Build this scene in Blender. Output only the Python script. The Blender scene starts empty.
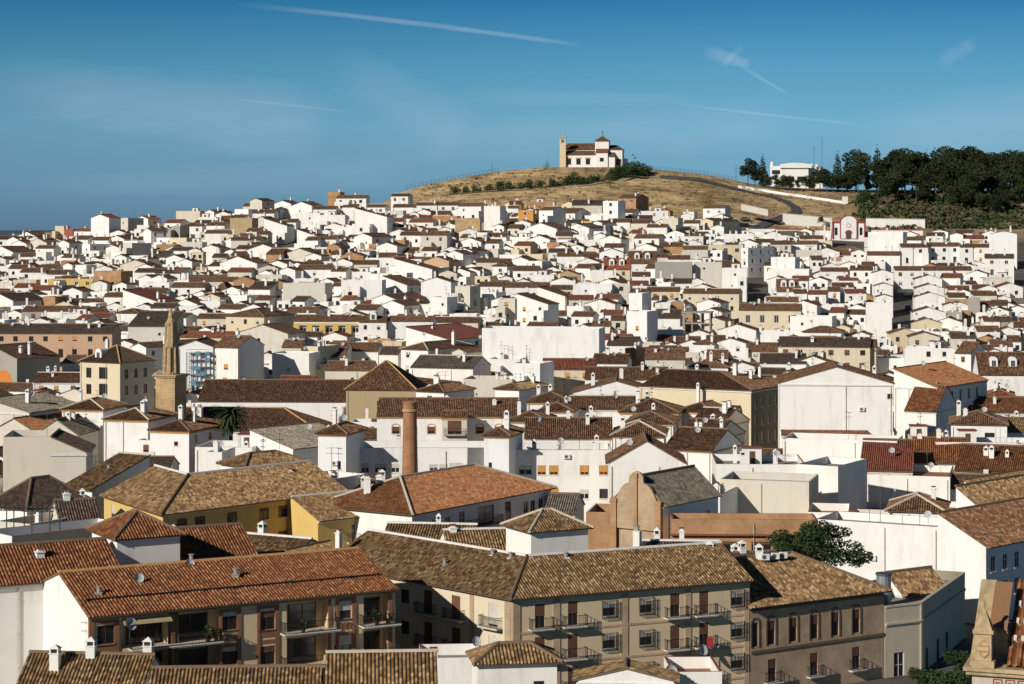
import bpy, math, random
from math import radians as R, sin, cos, tan, atan2, hypot, pi
random.seed(7)
sc = bpy.context.scene
F = 2100.0            # focal length in pixels for a 1024 px wide picture
HY = 228.0            # picture row of the eye level
cam_d = bpy.data.cameras.new('camera'); cam = bpy.data.objects.new('camera', cam_d)
sc.collection.objects.link(cam); sc.camera = cam
cam_d.sensor_width = 36; cam_d.lens = 36*F/1024; cam_d.clip_start = 1; cam_d.clip_end = 90000
cam.location = (0, 0, 0); cam.rotation_euler = (R(90), 0, 0)
cam_d.shift_y = -(342-HY)/1024
# ---------------------------------------------------------------- light
SUN_AZ, SUN_EL = 45, 26           # degrees left of straight behind the camera, height
sd = (-sin(R(SUN_AZ))*cos(R(SUN_EL)), -cos(R(SUN_AZ))*cos(R(SUN_EL)), sin(R(SUN_EL)))
w = bpy.data.worlds.new('World'); sc.world = w; w.use_nodes = True
nt = w.node_tree; nt.nodes.clear()
def N(t, **k):
    n = nt.nodes.new(t)
    for a, b in k.items(): setattr(n, a, b)
    return n
def LK(a, b): nt.links.new(a, b)
sky = N('ShaderNodeTexSky', sky_type='NISHITA'); sky.sun_disc = False
sky.sun_elevation = R(SUN_EL); sky.sun_rotation = atan2(sd[0], sd[1])
sky.altitude = 500; sky.air_density = 1.0; sky.dust_density = 0.15; sky.ozone_density = 3.0
bg = N('ShaderNodeBackground'); bg.inputs['Strength'].default_value = 0.06
out = N('ShaderNodeOutputWorld')
tint = N('ShaderNodeMixRGB', blend_type='MULTIPLY'); tint.inputs[0].default_value = 1
tint.inputs[2].default_value = (0.25, 0.30, 0.37, 1)
LK(sky.outputs[0], tint.inputs[1])
# thin contrails and wisps of cirrus high in the sky, by direction
tc = N('ShaderNodeTexCoord'); sep = N('ShaderNodeSeparateXYZ'); LK(tc.outputs['Generated'], sep.inputs[0])
def M(op, a, b=None, c=None):
    n = N('ShaderNodeMath', operation=op)
    for i, v in enumerate((a, b, c)):
        if v is None: continue
        if isinstance(v, (int, float)): n.inputs[i].default_value = v
        else: LK(v, n.inputs[i])
    return n.outputs[0]
Xd = M('DIVIDE', sep.outputs[0], M('MAXIMUM', sep.outputs[1], 0.05))
Zd = M('DIVIDE', sep.outputs[2], M('MAXIMUM', sep.outputs[1], 0.05))
noi = N('ShaderNodeTexNoise'); noi.inputs['Scale'].default_value = 30; noi.inputs['Detail'].default_value = 6
mp = N('ShaderNodeMapping'); mp.inputs['Scale'].default_value = (1, 1, 5); LK(tc.outputs['Generated'], mp.inputs[0]); LK(mp.outputs[0], noi.inputs[0])
def px(x): return (x-512)/F
def pz(y): return (HY-y)/F
def trail(x0, y0, x1, y1, wd0, wd1, amp, bend=0.0):
    ax, az, bx, bz = px(x0), pz(y0), px(x1), pz(y1); L = hypot(bx-ax, bz-az); ux, uz = (bx-ax)/L, (bz-az)/L
    t = M('ADD', M('MULTIPLY', M('SUBTRACT', Xd, ax), ux), M('MULTIPLY', M('SUBTRACT', Zd, az), uz))
    d = M('ADD', M('MULTIPLY', M('SUBTRACT', Xd, ax), -uz), M('MULTIPLY', M('SUBTRACT', Zd, az), ux))
    tn = M('DIVIDE', t, L)
    d = M('ADD', d, M('MULTIPLY', M('MULTIPLY', tn, M('SUBTRACT', 1.0, tn)), bend/F))
    d = M('ADD', d, M('MULTIPLY', M('SUBTRACT', noi.outputs['Fac'], 0.5), 0.8*max(wd0, wd1)/F))
    wd = M('ADD', wd0/F, M('MULTIPLY', M('MINIMUM', M('MAXIMUM', tn, 0), 1), (wd1-wd0)/F))
    g = M('DIVIDE', d, wd); g = M('SUBTRACT', 1.0, M('MINIMUM', M('MULTIPLY', g, g), 1.0))
    e = M('MULTIPLY', M('MINIMUM', M('MAXIMUM', M('MULTIPLY', tn, 3.0), 0), 1), M('MINIMUM', M('MAXIMUM', M('MULTIPLY', M('SUBTRACT', 1.0, tn), 8.0), 0), 1))
    return M('MULTIPLY', M('MULTIPLY', g, e), amp)
acc = None
for a in ((235, 4, 585, 46, 3.4, 2.6, .17, -10), (225, 98, 350, 112, 1.2, 1.5, .09, 0), (665, 102, 860, 124, 1.2, 1.8, .12, 4),
          (702, 50, 752, 64, 9, 5, .14, 0), (735, 62, 790, 96, 3, 1.2, .13, 0), (745, 44, 722, 66, 4, 4, .08, 0),
          (935, 66, 975, 42, 8, 9, .09, 0), (330, 55, 470, 140, 26, 34, .07, 0), (-30, 80, 330, 128, 30, 44, .11, 0),
          (430, 95, 700, 100, 10, 8, .06, 0), (850, 150, 1060, 110, 40, 40, .09, 0), (360, 150, 800, 120, 22, 30, .06, 0), (0, 190, 420, 170, 14, 20, .05, 0)):
    s = trail(*a); acc = s if acc is None else M('ADD', acc, s)
n2 = M('MULTIPLY', acc, M('ADD', 0.35, M('MULTIPLY', noi.outputs['Fac'], 1.3)))
n2 = M('MULTIPLY', n2, M('GREATER_THAN', sep.outputs[1], 0.05))
low = N('ShaderNodeValToRGB'); LK(M('MULTIPLY', sep.outputs[2], 5.0), low.inputs[0])     # clear winter air: deep blue right down to the plain
els = low.color_ramp.elements
SK = ((0.0, (.13, .235, .345)), (.10, (.155, .33, .46)), (.24, (.155, .375, .53)), (.38, (.09, .305, .485)), (.54, (.026, .185, .375)))
for k_, (p_, c_) in enumerate(SK):
    e_ = els[0] if k_ == 0 else (els[-1] if k_ == len(SK)-1 else els.new(p_)); e_.position = p_; e_.color = (c_[0]/.06, c_[1]/.06, c_[2]/.06, 1)
fm = N('ShaderNodeMapRange'); LK(sep.outputs[2], fm.inputs[0]); fm.inputs[1].default_value = .10; fm.inputs[2].default_value = .45
sk = N('ShaderNodeMixRGB'); LK(fm.outputs[0], sk.inputs[0]); LK(low.outputs[0], sk.inputs[1]); LK(tint.outputs[0], sk.inputs[2])
lr = N('ShaderNodeMapRange'); LK(Xd, lr.inputs[0]); lr.inputs[1].default_value = -.3; lr.inputs[2].default_value = .12; lr.inputs[3].default_value = .82; lr.inputs[4].default_value = 1.12
lrc = N('ShaderNodeCombineColor'); [LK(lr.outputs[0], lrc.inputs[i]) for i in range(3)]
sk2 = N('ShaderNodeMixRGB', blend_type='MULTIPLY'); sk2.inputs[0].default_value = 1; LK(sk.outputs[0], sk2.inputs[1]); LK(lrc.outputs[0], sk2.inputs[2])
mix = N('ShaderNodeMixRGB'); LK(n2, mix.inputs[0]); LK(sk2.outputs[0], mix.inputs[1]); mix.inputs[2].default_value = (11, 12.5, 13.5, 1)
LK(mix.outputs[0], bg.inputs['Color']); LK(bg.outputs[0], out.inputs[0])
sl = bpy.data.lights.new('sun', 'SUN'); sl.energy = 4.6; sl.angle = R(0.5); sl.color = (1, .945, .865)
so = bpy.data.objects.new('sun', sl); sc.collection.objects.link(so)
from mathutils import Vector
so.rotation_euler = Vector(sd).to_track_quat('Z', 'Y').to_euler(); so.location = (-100, -100, 200)
sc.view_settings.view_transform = 'Standard'; sc.view_settings.look = 'None'; sc.view_settings.gamma = 1
sc.view_settings.exposure = 0.0
sc.cycles.max_bounces = 5; sc.cycles.diffuse_bounces = 3; sc.cycles.glossy_bounces = 2; sc.cycles.use_denoising = True
# ---------------------------------------------------------------- materials
MATS = {}
def newmat(name):
    m = bpy.data.materials.new(name); m.use_nodes = True; m.node_tree.nodes.clear(); MATS[name] = m
    return m, m.node_tree
class NT:
    def __init__(s, name): s.m, s.t = newmat(name)
    def n(s, t, ins=None, **k):
        n = s.t.nodes.new(t)
        for a, b in k.items(): setattr(n, a, b)
        for a, b in (ins or {}).items():
            if hasattr(b, 'links') or isinstance(b, bpy.types.NodeSocket): s.t.links.new(b, n.inputs[a])
            else: n.inputs[a].default_value = b
        return n
    def ma(s, op, a, b=0.0, c=0.0): return s.n('ShaderNodeMath', {0: a, 1: b, 2: c}, operation=op).outputs[0]
    def mix(s, f, a, b, bt='MIX'): return s.n('ShaderNodeMixRGB', {0: f, 1: a, 2: b}, blend_type=bt).outputs[0]
    def ramp(s, f, stops):
        r = s.n('ShaderNodeValToRGB', {0: f}); el = r.color_ramp.elements
        el[0].position, el[0].color = stops[0][0], (*stops[0][1], 1)
        el[1].position, el[1].color = stops[-1][0], (*stops[-1][1], 1)
        for p, c in stops[1:-1]: e = el.new(p); e.color = (*c, 1)
        return r.outputs[0]
    def fin(s, col, rough=.9, bump=None, bs=.3, bd=.05, metal=0, spec=.3):
        p = s.n('ShaderNodeBsdfPrincipled', {'Base Color': col, 'Roughness': rough, 'Metallic': metal, 'Specular IOR Level': spec})
        if bump is not None:
            b = s.n('ShaderNodeBump', {'Height': bump, 'Strength': bs, 'Distance': bd}); s.t.links.new(b.outputs[0], p.inputs['Normal'])
        o = s.n('ShaderNodeOutputMaterial', {0: p.outputs[0]}); return s.m
def c4(c): return (c[0], c[1], c[2], 1)
def wallmat(name, col, dirt=.35, var=.08):
    s = NT(name); co = s.n('ShaderNodeNewGeometry').outputs['Position']
    m1 = s.n('ShaderNodeMapping', {0: co, 'Scale': (.9, .9, .16)}).outputs[0]
    st = s.n('ShaderNodeTexNoise', {'Vector': m1, 'Scale': .9, 'Detail': 7, 'Roughness': .65}).outputs['Fac']
    bl = s.n('ShaderNodeTexNoise', {'Vector': co, 'Scale': .22, 'Detail': 5}).outputs['Fac']
    fi = s.n('ShaderNodeTexNoise', {'Vector': co, 'Scale': 3.5, 'Detail': 6}).outputs['Fac']
    rnd = s.n('ShaderNodeObjectInfo').outputs['Random']
    k = s.ma('MULTIPLY', s.ma('SUBTRACT', st, .52), 3.2); k = s.n('ShaderNodeClamp', {0: k}).outputs[0]
    k = s.ma('MULTIPLY', k, dirt)
    warm = s.mix(rnd, c4(col), c4((col[0]*1.0, col[1]*.965, col[2]*.9)))
    a = s.mix(k, warm, c4((col[0]*.62, col[1]*.58, col[2]*.52)))
    pt_ = s.n('ShaderNodeClamp', {0: s.ma('MULTIPLY', s.ma('SUBTRACT', bl, .55), 14.0)}).outputs[0]
    a = s.mix(s.ma('MULTIPLY', pt_, .2), a, c4((col[0]*.72, col[1]*.66, col[2]*.58)))
    v = s.ma('ADD', 1-var, s.ma('MULTIPLY', s.ma('ADD', s.ma('MULTIPLY', bl, .6), s.ma('MULTIPLY', rnd, .5)), var*1.4))
    vv = s.n('ShaderNodeCombineColor', {0: v, 1: v, 2: v}).outputs[0]
    return s.fin(s.mix(1.0, a, vv, 'MULTIPLY'), .92, fi, .25, .02)
wallmat('W', (.81, .80, .775), .7); wallmat('C', (.66, .57, .41), .4); wallmat('Y', (.64, .45, .16), .4)
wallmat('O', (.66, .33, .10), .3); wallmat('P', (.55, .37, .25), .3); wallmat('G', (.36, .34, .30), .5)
wallmat('K', (.62, .58, .50), .5); wallmat('T', (.42, .32, .19), .5); wallmat('V', (.40, .12, .09), .3); wallmat('M', (.28, .22, .11), .3)
wallmat('U', (.30, .25, .17), .45); wallmat('N', (.68, .53, .34), .35); wallmat('S', (.55, .49, .38), .5); wallmat('Q', (.66, .53, .34), .3)  # U is a cream side wall with street shade put into its colour
wallmat('X', (.78, .77, .74), .15, .05)
def brickmat(name, c1, c2, mort, scl=1.0):
    s = NT(name); g = s.n('ShaderNodeNewGeometry'); sp = s.n('ShaderNodeSeparateXYZ', {0: g.outputs['Position']})
    u = s.ma('ADD', sp.outputs[0], s.ma('MULTIPLY', sp.outputs[1], .83))
    v = s.n('ShaderNodeCombineXYZ', {0: u, 1: sp.outputs[2]}).outputs[0]
    b = s.n('ShaderNodeTexBrick', {'Vector': v, 'Color1': c4(c1), 'Color2': c4(c2), 'Mortar': c4(mort), 'Scale': scl, 'Mortar Size': .018, 'Brick Width': .3, 'Row Height': .1})
    no = s.n('ShaderNodeTexNoise', {'Vector': g.outputs['Position'], 'Scale': .5, 'Detail': 8, 'Roughness': .7}).outputs['Fac']
    vv = s.ramp(no, [(.3, (.65, .63, .6)), (.7, (1.15, 1.12, 1.1))])
    return s.fin(s.mix(1, b.outputs['Color'], vv, 'MULTIPLY'), .9, b.outputs['Fac'], -.2, .02)
brickmat('B', (.48, .26, .115), (.40, .20, .09), (.42, .29, .17)); brickmat('BT', (.47, .34, .20), (.39, .275, .16), (.44, .35, .25))
brickmat('BR', (.34, .13, .06), (.26, .10, .05), (.25, .16, .1)); brickmat('BU', (.56, .39, .24), (.47, .32, .20), (.54, .41, .29))
brickmat('ST', (.62, .43, .22), (.52, .35, .18), (.38, .27, .15), .35)
brickmat('BC', (.44, .19, .08), (.33, .13, .055), (.36, .22, .13))
def tilemat(name, cols, rib=.30, course=.36, moss=.3, moss_channel_col=(.05, .045, .03), bump=.9):
    s = NT(name); uv = s.n('ShaderNodeUVMap').outputs[0]; sp = s.n('ShaderNodeSeparateXYZ', {0: uv})
    uu = s.ma('DIVIDE', sp.outputs[0], rib); cu = s.ma('FLOOR', uu); stag = s.ma('MULTIPLY', s.ma('MODULO', cu, 2.0), .5)
    vv = s.ma('ADD', s.ma('DIVIDE', sp.outputs[1], course), stag); cv = s.ma('FLOOR', vv)
    wn = s.n('ShaderNodeTexWhiteNoise', {'Vector': s.n('ShaderNodeCombineXYZ', {0: cu, 1: cv}).outputs[0]}, noise_dimensions='2D').outputs['Value']
    col = s.ramp(wn, cols)
    pos = s.n('ShaderNodeNewGeometry').outputs['Position']
    big = s.n('ShaderNodeTexNoise', {'Vector': pos, 'Scale': .35, 'Detail': 8, 'Roughness': .7}).outputs['Fac']
    k = s.n('ShaderNodeClamp', {0: s.ma('MULTIPLY', s.ma('SUBTRACT', big, .48), 5.0)}).outputs[0]
    col = s.mix(s.ma('MULTIPLY', k, moss), col, c4(moss_channel_col))
    rnd = s.n('ShaderNodeObjectInfo').outputs['Random']
    rv = s.ma('ADD', .78, s.ma('MULTIPLY', rnd, .44)); col = s.mix(1, col, s.n('ShaderNodeCombineColor', {0: rv, 1: rv, 2: s.ma('MULTIPLY', rv, .98)}).outputs[0], 'MULTIPLY')
    fr = s.ma('FRACT', uu); hu = s.ma('ABSOLUTE', s.ma('SINE', s.ma('MULTIPLY', fr, pi)))
    # the channel between two rows of tiles is mixed towards a dark tone
    chan = s.n('ShaderNodeClamp', {0: s.ma('MULTIPLY', s.ma('SUBTRACT', .42, hu), 2.0)}).outputs[0]
    col = s.mix(s.ma('MULTIPLY', chan, .55), col, c4(moss_channel_col))
    hv = s.ma('FRACT', vv)
    hh = s.ma('ADD', hu, s.ma('MULTIPLY', s.ma('SUBTRACT', 1.0, hv), .45))
    return s.fin(col, .85, hh, bump, .06)
tilemat('rb', [(0, (.07, .034, .019)), (.35, (.13, .062, .033)), (.75, (.19, .092, .047)), (1, (.30, .18, .10))])
tilemat('rr', [(0, (.15, .045, .025)), (.5, (.26, .075, .042)), (1, (.34, .12, .07))], moss=.2)
tilemat('ro', [(0, (.20, .08, .035)), (.4, (.31, .125, .05)), (.8, (.37, .16, .065)), (1, (.42, .24, .13))], moss=.25)
tilemat('rd', [(0, (.05, .033, .026)), (.5, (.085, .055, .04)), (1, (.15, .10, .075))])
tilemat('rg', [(0, (.095, .052, .024)), (.3, (.18, .105, .048)), (.7, (.285, .172, .08)), (.92, (.36, .23, .115)), (1, (.46, .33, .19))], moss=.4, moss_channel_col=(.085, .055, .025))
tilemat('rx', [(0, (.12, .10, .08)), (.5, (.19, .16, .12)), (1, (.30, .25, .19))], moss=.4)
tilemat('ru', [(0, (.12, .042, .017)), (.4, (.20, .072, .027)), (.8, (.27, .105, .04)), (1, (.33, .17, .08))], moss=.3)
def plain(name, col, rough=.7, metal=0, var=.25, scale=2.0, spec=.4):
    s = NT(name); pos = s.n('ShaderNodeNewGeometry').outputs['Position']
    n_ = s.n('ShaderNodeTexNoise', {'Vector': pos, 'Scale': scale, 'Detail': 6}).outputs['Fac']
    v = s.ma('ADD', 1-var/2, s.ma('MULTIPLY', s.ma('SUBTRACT', n_, .5), var*2)); vv = s.n('ShaderNodeCombineColor', {0: v, 1: v, 2: v}).outputs[0]
    return s.fin(s.mix(1, c4(col), vv, 'MULTIPLY'), rough, metal=metal, spec=spec)
plain('glass', (.022, .024, .028), .12, spec=.6); plain('fwhite', (.72, .71, .68), .5); plain('fbrown', (.11, .05, .025), .6)
plain('iron', (.02, .02, .022), .5); plain('blindo', (.62, .30, .07), .6); plain('blindb', (.17, .075, .045), .7); plain('blindw', (.62, .58, .50), .7)
plain('cop', (.26, .075, .05), .8); plain('copw', (.72, .69, .63), .9); plain('floorr', (.33, .16, .10), .9); plain('floorg', (.30, .28, .26), .9)
plain('metal', (.42, .43, .44), .45, .6); plain('dish', (.50, .50, .49), .5); plain('wire', (.12, .12, .12), .5, .4)
plain('capt', (.55, .47, .36), .9); plain('capd', (.20, .13, .08), .9); plain('capo', (.55, .31, .12), .9); plain('conc', (.36, .33, .28), .95)
plain('trimy', (.66, .43, .15), .9); plain('trimr', (.36, .055, .045), .8); plain('blue', (.05, .16, .38), .4); plain('bluenet', (.16, .29, .37), .8)
plain('solar', (.012, .014, .03), .15); plain('red', (.32, .02, .03), .8); plain('wood', (.13, .07, .035), .8); plain('orange', (.65, .22, .03), .7)
plain('carw', (.6, .6, .6), .3); plain('carb', (.04, .07, .13), .25); plain('carg', (.25, .26, .28), .3, .5); plain('tyre', (.02, .02, .02), .8)
plain('trunk', (.10, .07, .05), .95); plain('stone', (.54, .40, .22), .95, var=.5); plain('gravel', (.3, .24, .17), .95)
plain('awn', (.42, .33, .18), .8); plain('awr', (.20, .03, .03), .8); plain('cloth', (.55, .52, .5), .9); plain('tank', (.6, .6, .58), .5)
def leafmat(name, a, b, c):
    s = NT(name); pos = s.n('ShaderNodeNewGeometry').outputs['Position']
    n_ = s.n('ShaderNodeTexNoise', {'Vector': pos, 'Scale': .9, 'Detail': 4}).outputs['Fac']
    rnd = s.n('ShaderNodeObjectInfo').outputs['Random']
    col = s.ramp(n_, [(.3, a), (.5, b), (.72, c)]); rv = s.ma('ADD', .7, s.ma('MULTIPLY', rnd, .6))
    return s.fin(s.mix(1, col, s.n('ShaderNodeCombineColor', {0: rv, 1: rv, 2: rv}).outputs[0], 'MULTIPLY'), .8, spec=.2)
leafmat('pine', (.012, .020, .008), (.028, .040, .014), (.060, .072, .024)); leafmat('scrub', (.03, .035, .014), (.065, .06, .025), (.12, .10, .045)); leafmat('leaf', (.018, .035, .012), (.035, .062, .02), (.06, .09, .03))
leafmat('palm', (.02, .035, .015), (.04, .06, .02), (.08, .09, .03)); leafmat('dry', (.10, .07, .045), (.15, .11, .07), (.2, .15, .1))
def ground():
    s = NT('earth'); g = s.n('ShaderNodeNewGeometry'); pos = g.outputs['Position']; sp = s.n('ShaderNodeSeparateXYZ', {0: pos})
    a = s.n('ShaderNodeTexNoise', {'Vector': pos, 'Scale': .05, 'Detail': 9, 'Roughness': .68}).outputs['Fac']
    b = s.n('ShaderNodeTexNoise', {'Vector': s.n('ShaderNodeMapping', {0: pos, 'Scale': (.25, .25, 2.2)}).outputs[0], 'Scale': .6, 'Detail': 9, 'Roughness': .7}).outputs['Fac']
    dry = s.ramp(a, [(.3, (.22, .155, .07)), (.44, (.42, .30, .15)), (.55, (.56, .41, .22)), (.7, (.68, .52, .30))])
    dry = s.mix(1, dry, s.ramp(b, [(.38, (.42, .38, .30)), (.5, (.9, .86, .8)), (.62, (1.12, 1.07, 1))]), 'MULTIPLY')
    town = s.ramp(b, [(.3, (.07, .062, .055)), (.7, (.13, .115, .10))])
    mk = s.n('ShaderNodeMapRange', {0: sp.outputs[1], 1: 845.0, 2: 868.0}).outputs[0]
    col = s.mix(mk, town, dry)
    # the wood's floor is scrub, the distant plain has haze blue put into its colour
    xr = s.n('ShaderNodeMapRange', {0: s.ma('ADD', sp.outputs[0], s.ma('MULTIPLY', s.ma('SUBTRACT', a, .5), 60.0)), 1: 128.0, 2: 165.0}).outputs[0]
    scr = s.ramp(a, [(.35, (.07, .062, .032)), (.5, (.20, .145, .08)), (.65, (.36, .255, .15))])
    col = s.mix(s.ma('MULTIPLY', xr, mk), col, scr)
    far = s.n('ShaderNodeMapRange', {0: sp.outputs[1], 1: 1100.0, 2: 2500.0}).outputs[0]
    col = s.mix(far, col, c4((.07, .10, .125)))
    return s.fin(col, .95, b, .5, .3)
ground()
s_ = NT('asphalt'); pp = s_.n('ShaderNodeNewGeometry').outputs['Position']; nn = s_.n('ShaderNodeTexNoise', {'Vector': pp, 'Scale': .8, 'Detail': 8}).outputs['Fac']
s_.fin(s_.ramp(nn, [(.3, (.055, .052, .05)), (.7, (.10, .095, .09))]), .95)
s_ = NT('dirtroad'); pp = s_.n('ShaderNodeNewGeometry').outputs['Position']; nn = s_.n('ShaderNodeTexNoise', {'Vector': pp, 'Scale': .5, 'Detail': 8}).outputs['Fac']
s_.fin(s_.ramp(nn, [(.3, (.30, .16, .10)), (.7, (.42, .24, .15))]), .95)
# ---------------------------------------------------------------- mesh helper
class MB:
    def __init__(s): s.v, s.f, s.m, s.uv, s.mats = [], [], [], [], []
    def mi(s, mat):
        if mat not in s.mats: s.mats.append(mat)
        return s.mats.index(mat)
    def poly(s, pts, mat, uv=None):
        i = len(s.v); s.v += [tuple(p) for p in pts]; s.f.append(tuple(range(i, i+len(pts)))); s.m.append(s.mi(mat)); s.uv += (uv or [(0, 0)]*len(pts))
    def box(s, x0, x1, y0, y1, z0, z1, mat, skip=''):
        a = [(x0, y0, z0), (x1, y0, z0), (x1, y1, z0), (x0, y1, z0), (x0, y0, z1), (x1, y0, z1), (x1, y1, z1), (x0, y1, z1)]
        for k, q in zip('bt' 'frkl', ((3, 2, 1, 0), (4, 5, 6, 7), (0, 1, 5, 4), (1, 2, 6, 5), (2, 3, 7, 6), (3, 0, 4, 7))):
            if k not in skip: s.poly([a[j] for j in q], mat)
    def tube(s, a, b, r, mat, n=6, r2=None, cap=True):
        a, b = Vector(a), Vector(b); d = (b-a).normalized(); t = Vector((0, 0, 1)) if abs(d.z) < .9 else Vector((1, 0, 0))
        x = d.cross(t).normalized(); y = d.cross(x); r2 = r if r2 is None else r2
        p = [a+(x*cos(2*pi*i/n)+y*sin(2*pi*i/n))*r for i in range(n)]; q = [b+(x*cos(2*pi*i/n)+y*sin(2*pi*i/n))*r2 for i in range(n)]
        for i in range(n): j = (i+1) % n; s.poly([p[j], p[i], q[i], q[j]], mat)
        if cap: s.poly(p, mat); s.poly(q[::-1], mat)
    def lathe(s, prof, mat, n=12, c=(0, 0)):
        ring = [[(c[0]+r*cos(2*pi*i/n), c[1]+r*sin(2*pi*i/n), z) for i in range(n)] for r, z in prof]
        for k in range(len(prof)-1):
            for i in range(n): j = (i+1) % n; s.poly([ring[k][i], ring[k][j], ring[k+1][j], ring[k+1][i]], mat)
        s.poly(ring[-1], mat)
    def prism(s, pts, n, mat, z=None):   # pts: closed 3D outline, n: thickness vector
        n = Vector(n); q = [Vector(p)+n for p in pts]; s.poly(pts[::-1], mat); s.poly(q, mat)
        for i in range(len(pts)): j = (i+1) % len(pts); s.poly([pts[i], pts[j], q[j], q[i]], mat)
    def mesh(s, name):
        me = bpy.data.meshes.new(name); me.from_pydata(s.v, [], s.f)
        for k in s.mats: me.materials.append(MATS[k])
        me.polygons.foreach_set('material_index', s.m)
        l = me.uv_layers.new(name='UVMap'); fl = [c for p in s.uv for c in p]; l.data.foreach_set('uv', fl); me.update(); return me
    def build(s, name, parent=None, loc=(0, 0, 0), rz=0):
        return link(name, s.mesh(name), parent, loc, rz)
COL = sc.collection
def link(name, me, parent=None, loc=(0, 0, 0), rz=0):
    o = bpy.data.objects.new(name, me); COL.objects.link(o); o.parent = parent; o.location = loc
    if rz: o.rotation_euler = (0, 0, rz)
    return o
def root(name, loc, rz=0, label=None, cat=None, group=None):
    o = bpy.data.objects.new(name, None); COL.objects.link(o); o.location = loc; o.rotation_euler = (0, 0, rz); tag(o, label, cat, group); return o
def tag(o, label=None, cat=None, group=None, kind=None):
    for k, v in (('label', label), ('category', cat), ('group', group), ('kind', kind)):
        if v: o[k] = v
    return o
# ---------------------------------------------------------------- terrain
def interp(t, x):
    if x <= t[0][0]: return t[0][1]
    for (a, p), (b, q) in zip(t, t[1:]):
        if x <= b: return p+(q-p)*(x-a)/(b-a)
    return t[-1][1]
TOPY = [(-300, 245), (0, 237), (60, 231), (120, 227), (160, 222), (200, 213), (260, 207), (340, 204), (500, 203), (600, 205), (700, 209), (745, 216), (800, 226), (850, 229), (1024, 229), (1300, 228)]
SILY = [(-300, 240), (0, 236), (250, 218), (380, 204), (397, 196), (407, 189), (430, 184), (455, 179), (500, 171), (545, 167.2), (630, 167.2), (665, 170.5), (700, 173.5), (740, 181), (760, 186), (800, 188), (850, 190), (950, 190), (1024, 191), (1300, 190)]
def smooth(t): t = max(0, min(1, t)); return t*t*(3-2*t)
def g(X, Y):
    xp = 512+F*X/max(Y, 60)
    if Y > 960: xp = 512+F*X/960
    top = (228-interp(TOPY, xp))*.405-6.5
    if xp > 745: top += min(1, (xp-745)/90)*1.5
    cr = (228-interp(SILY, xp))*.457
    if Y < 350: return -45
    if Y < 520: return -45+9*((Y-350)/170)**1.3
    if Y < 850: t = (Y-520)/330; return -36+(top+36)*(t*.9+.1*t*t)
    if Y < 960:
        t = (Y-850)/110
        if 395 < xp < 780: t = max(0, min(1, t+.030*min(1, (xp-395)/60, (780-xp)/40)*sin(6.283*(4.5*t+.006*xp+.25*sin(xp*.031)))*min(1, 8*t, 8*(1-t))))
        return top+(cr-top)*(t**.85 if cr > top else t)
    if Y < 1010: return cr-.3*((Y-960)/50)**2
    if Y < 1500: return cr-.3+(-62-cr)*smooth((Y-1010)/490)
    return -62
def at(x, y, Y): return Vector(((x-512)/F*Y, Y, (HY-y)/F*Y))
def hitY(x, y, H, lo=110, hi=958):
    Y = lo
    while Y < hi:
        if (HY-y)/F*Y <= g((x-512)/F*Y, Y)+H: return Y
        Y += 1.0
    return None
def gp(x, y, H=0, hi=958):    # ground point seen at a pixel
    Y = hitY(x, y, H, hi=hi) or hi
    X = (x-512)/F*Y; return Vector((X, Y, g(X, Y)))
xs = sorted(set([-30000, -12000, -5000, -2500, -1400, -900, -600]+list(range(-480, 481, 10))+[600, 900, 1400, 2500, 5000, 12000, 30000]))
ys = [-400, -100, 60, 200]+list(range(340, 840, 12))+list(range(840, 1020, 5))+list(range(1020, 1520, 40))+[1700, 2200, 3000, 5000, 9000, 20000, 60000]
mb = MB(); mb.v = [(X, Y, g(X, Y)) for Y in ys for X in xs]; nx = len(xs); mb.mi('earth')
for j in range(len(ys)-1):
    for i in range(nx-1):
        mb.f.append((j*nx+i, j*nx+i+1, (j+1)*nx+i+1, (j+1)*nx+i)); mb.m.append(0); mb.uv += [(0, 0)]*4
gr = tag(mb.build('ground'), kind='structure')
for p in gr.data.polygons: p.use_smooth = True
def strip(name, pts, wd, mat, off=.25, sub=10):
    P = []
    for a, b in zip(pts, pts[1:]):
        for k in range(sub): P.append(a.lerp(b, k/sub))
    P.append(pts[-1]); m = MB(); prev = None
    for i, p in enumerate(P):
        d = (P[min(i+1, len(P)-1)]-P[max(i-1, 0)]); d.z = 0; d.normalize(); n = Vector((-d.y, d.x, 0))*wd/2
        q = [p+n, p+n*.33, p-n*.33, p-n]; q = [Vector((a.x, a.y, g(a.x, a.y)+off)) for a in q]
        if prev:
            for k in range(3): m.poly([prev[k], prev[k+1], q[k+1], q[k]][::-1], mat)
        prev = q
    return tag(m.build(name), kind='structure')

s_ = NT('bank'); pp = s_.n('ShaderNodeNewGeometry').outputs['Position']; nn = s_.n('ShaderNodeTexNoise', {'Vector': pp, 'Scale': .25, 'Detail': 9}).outputs['Fac']
s_.fin(s_.ramp(nn, [(.35, (.09, .075, .035)), (.5, (.24, .16, .09)), (.7, (.38, .27, .16))]), .95)
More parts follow.
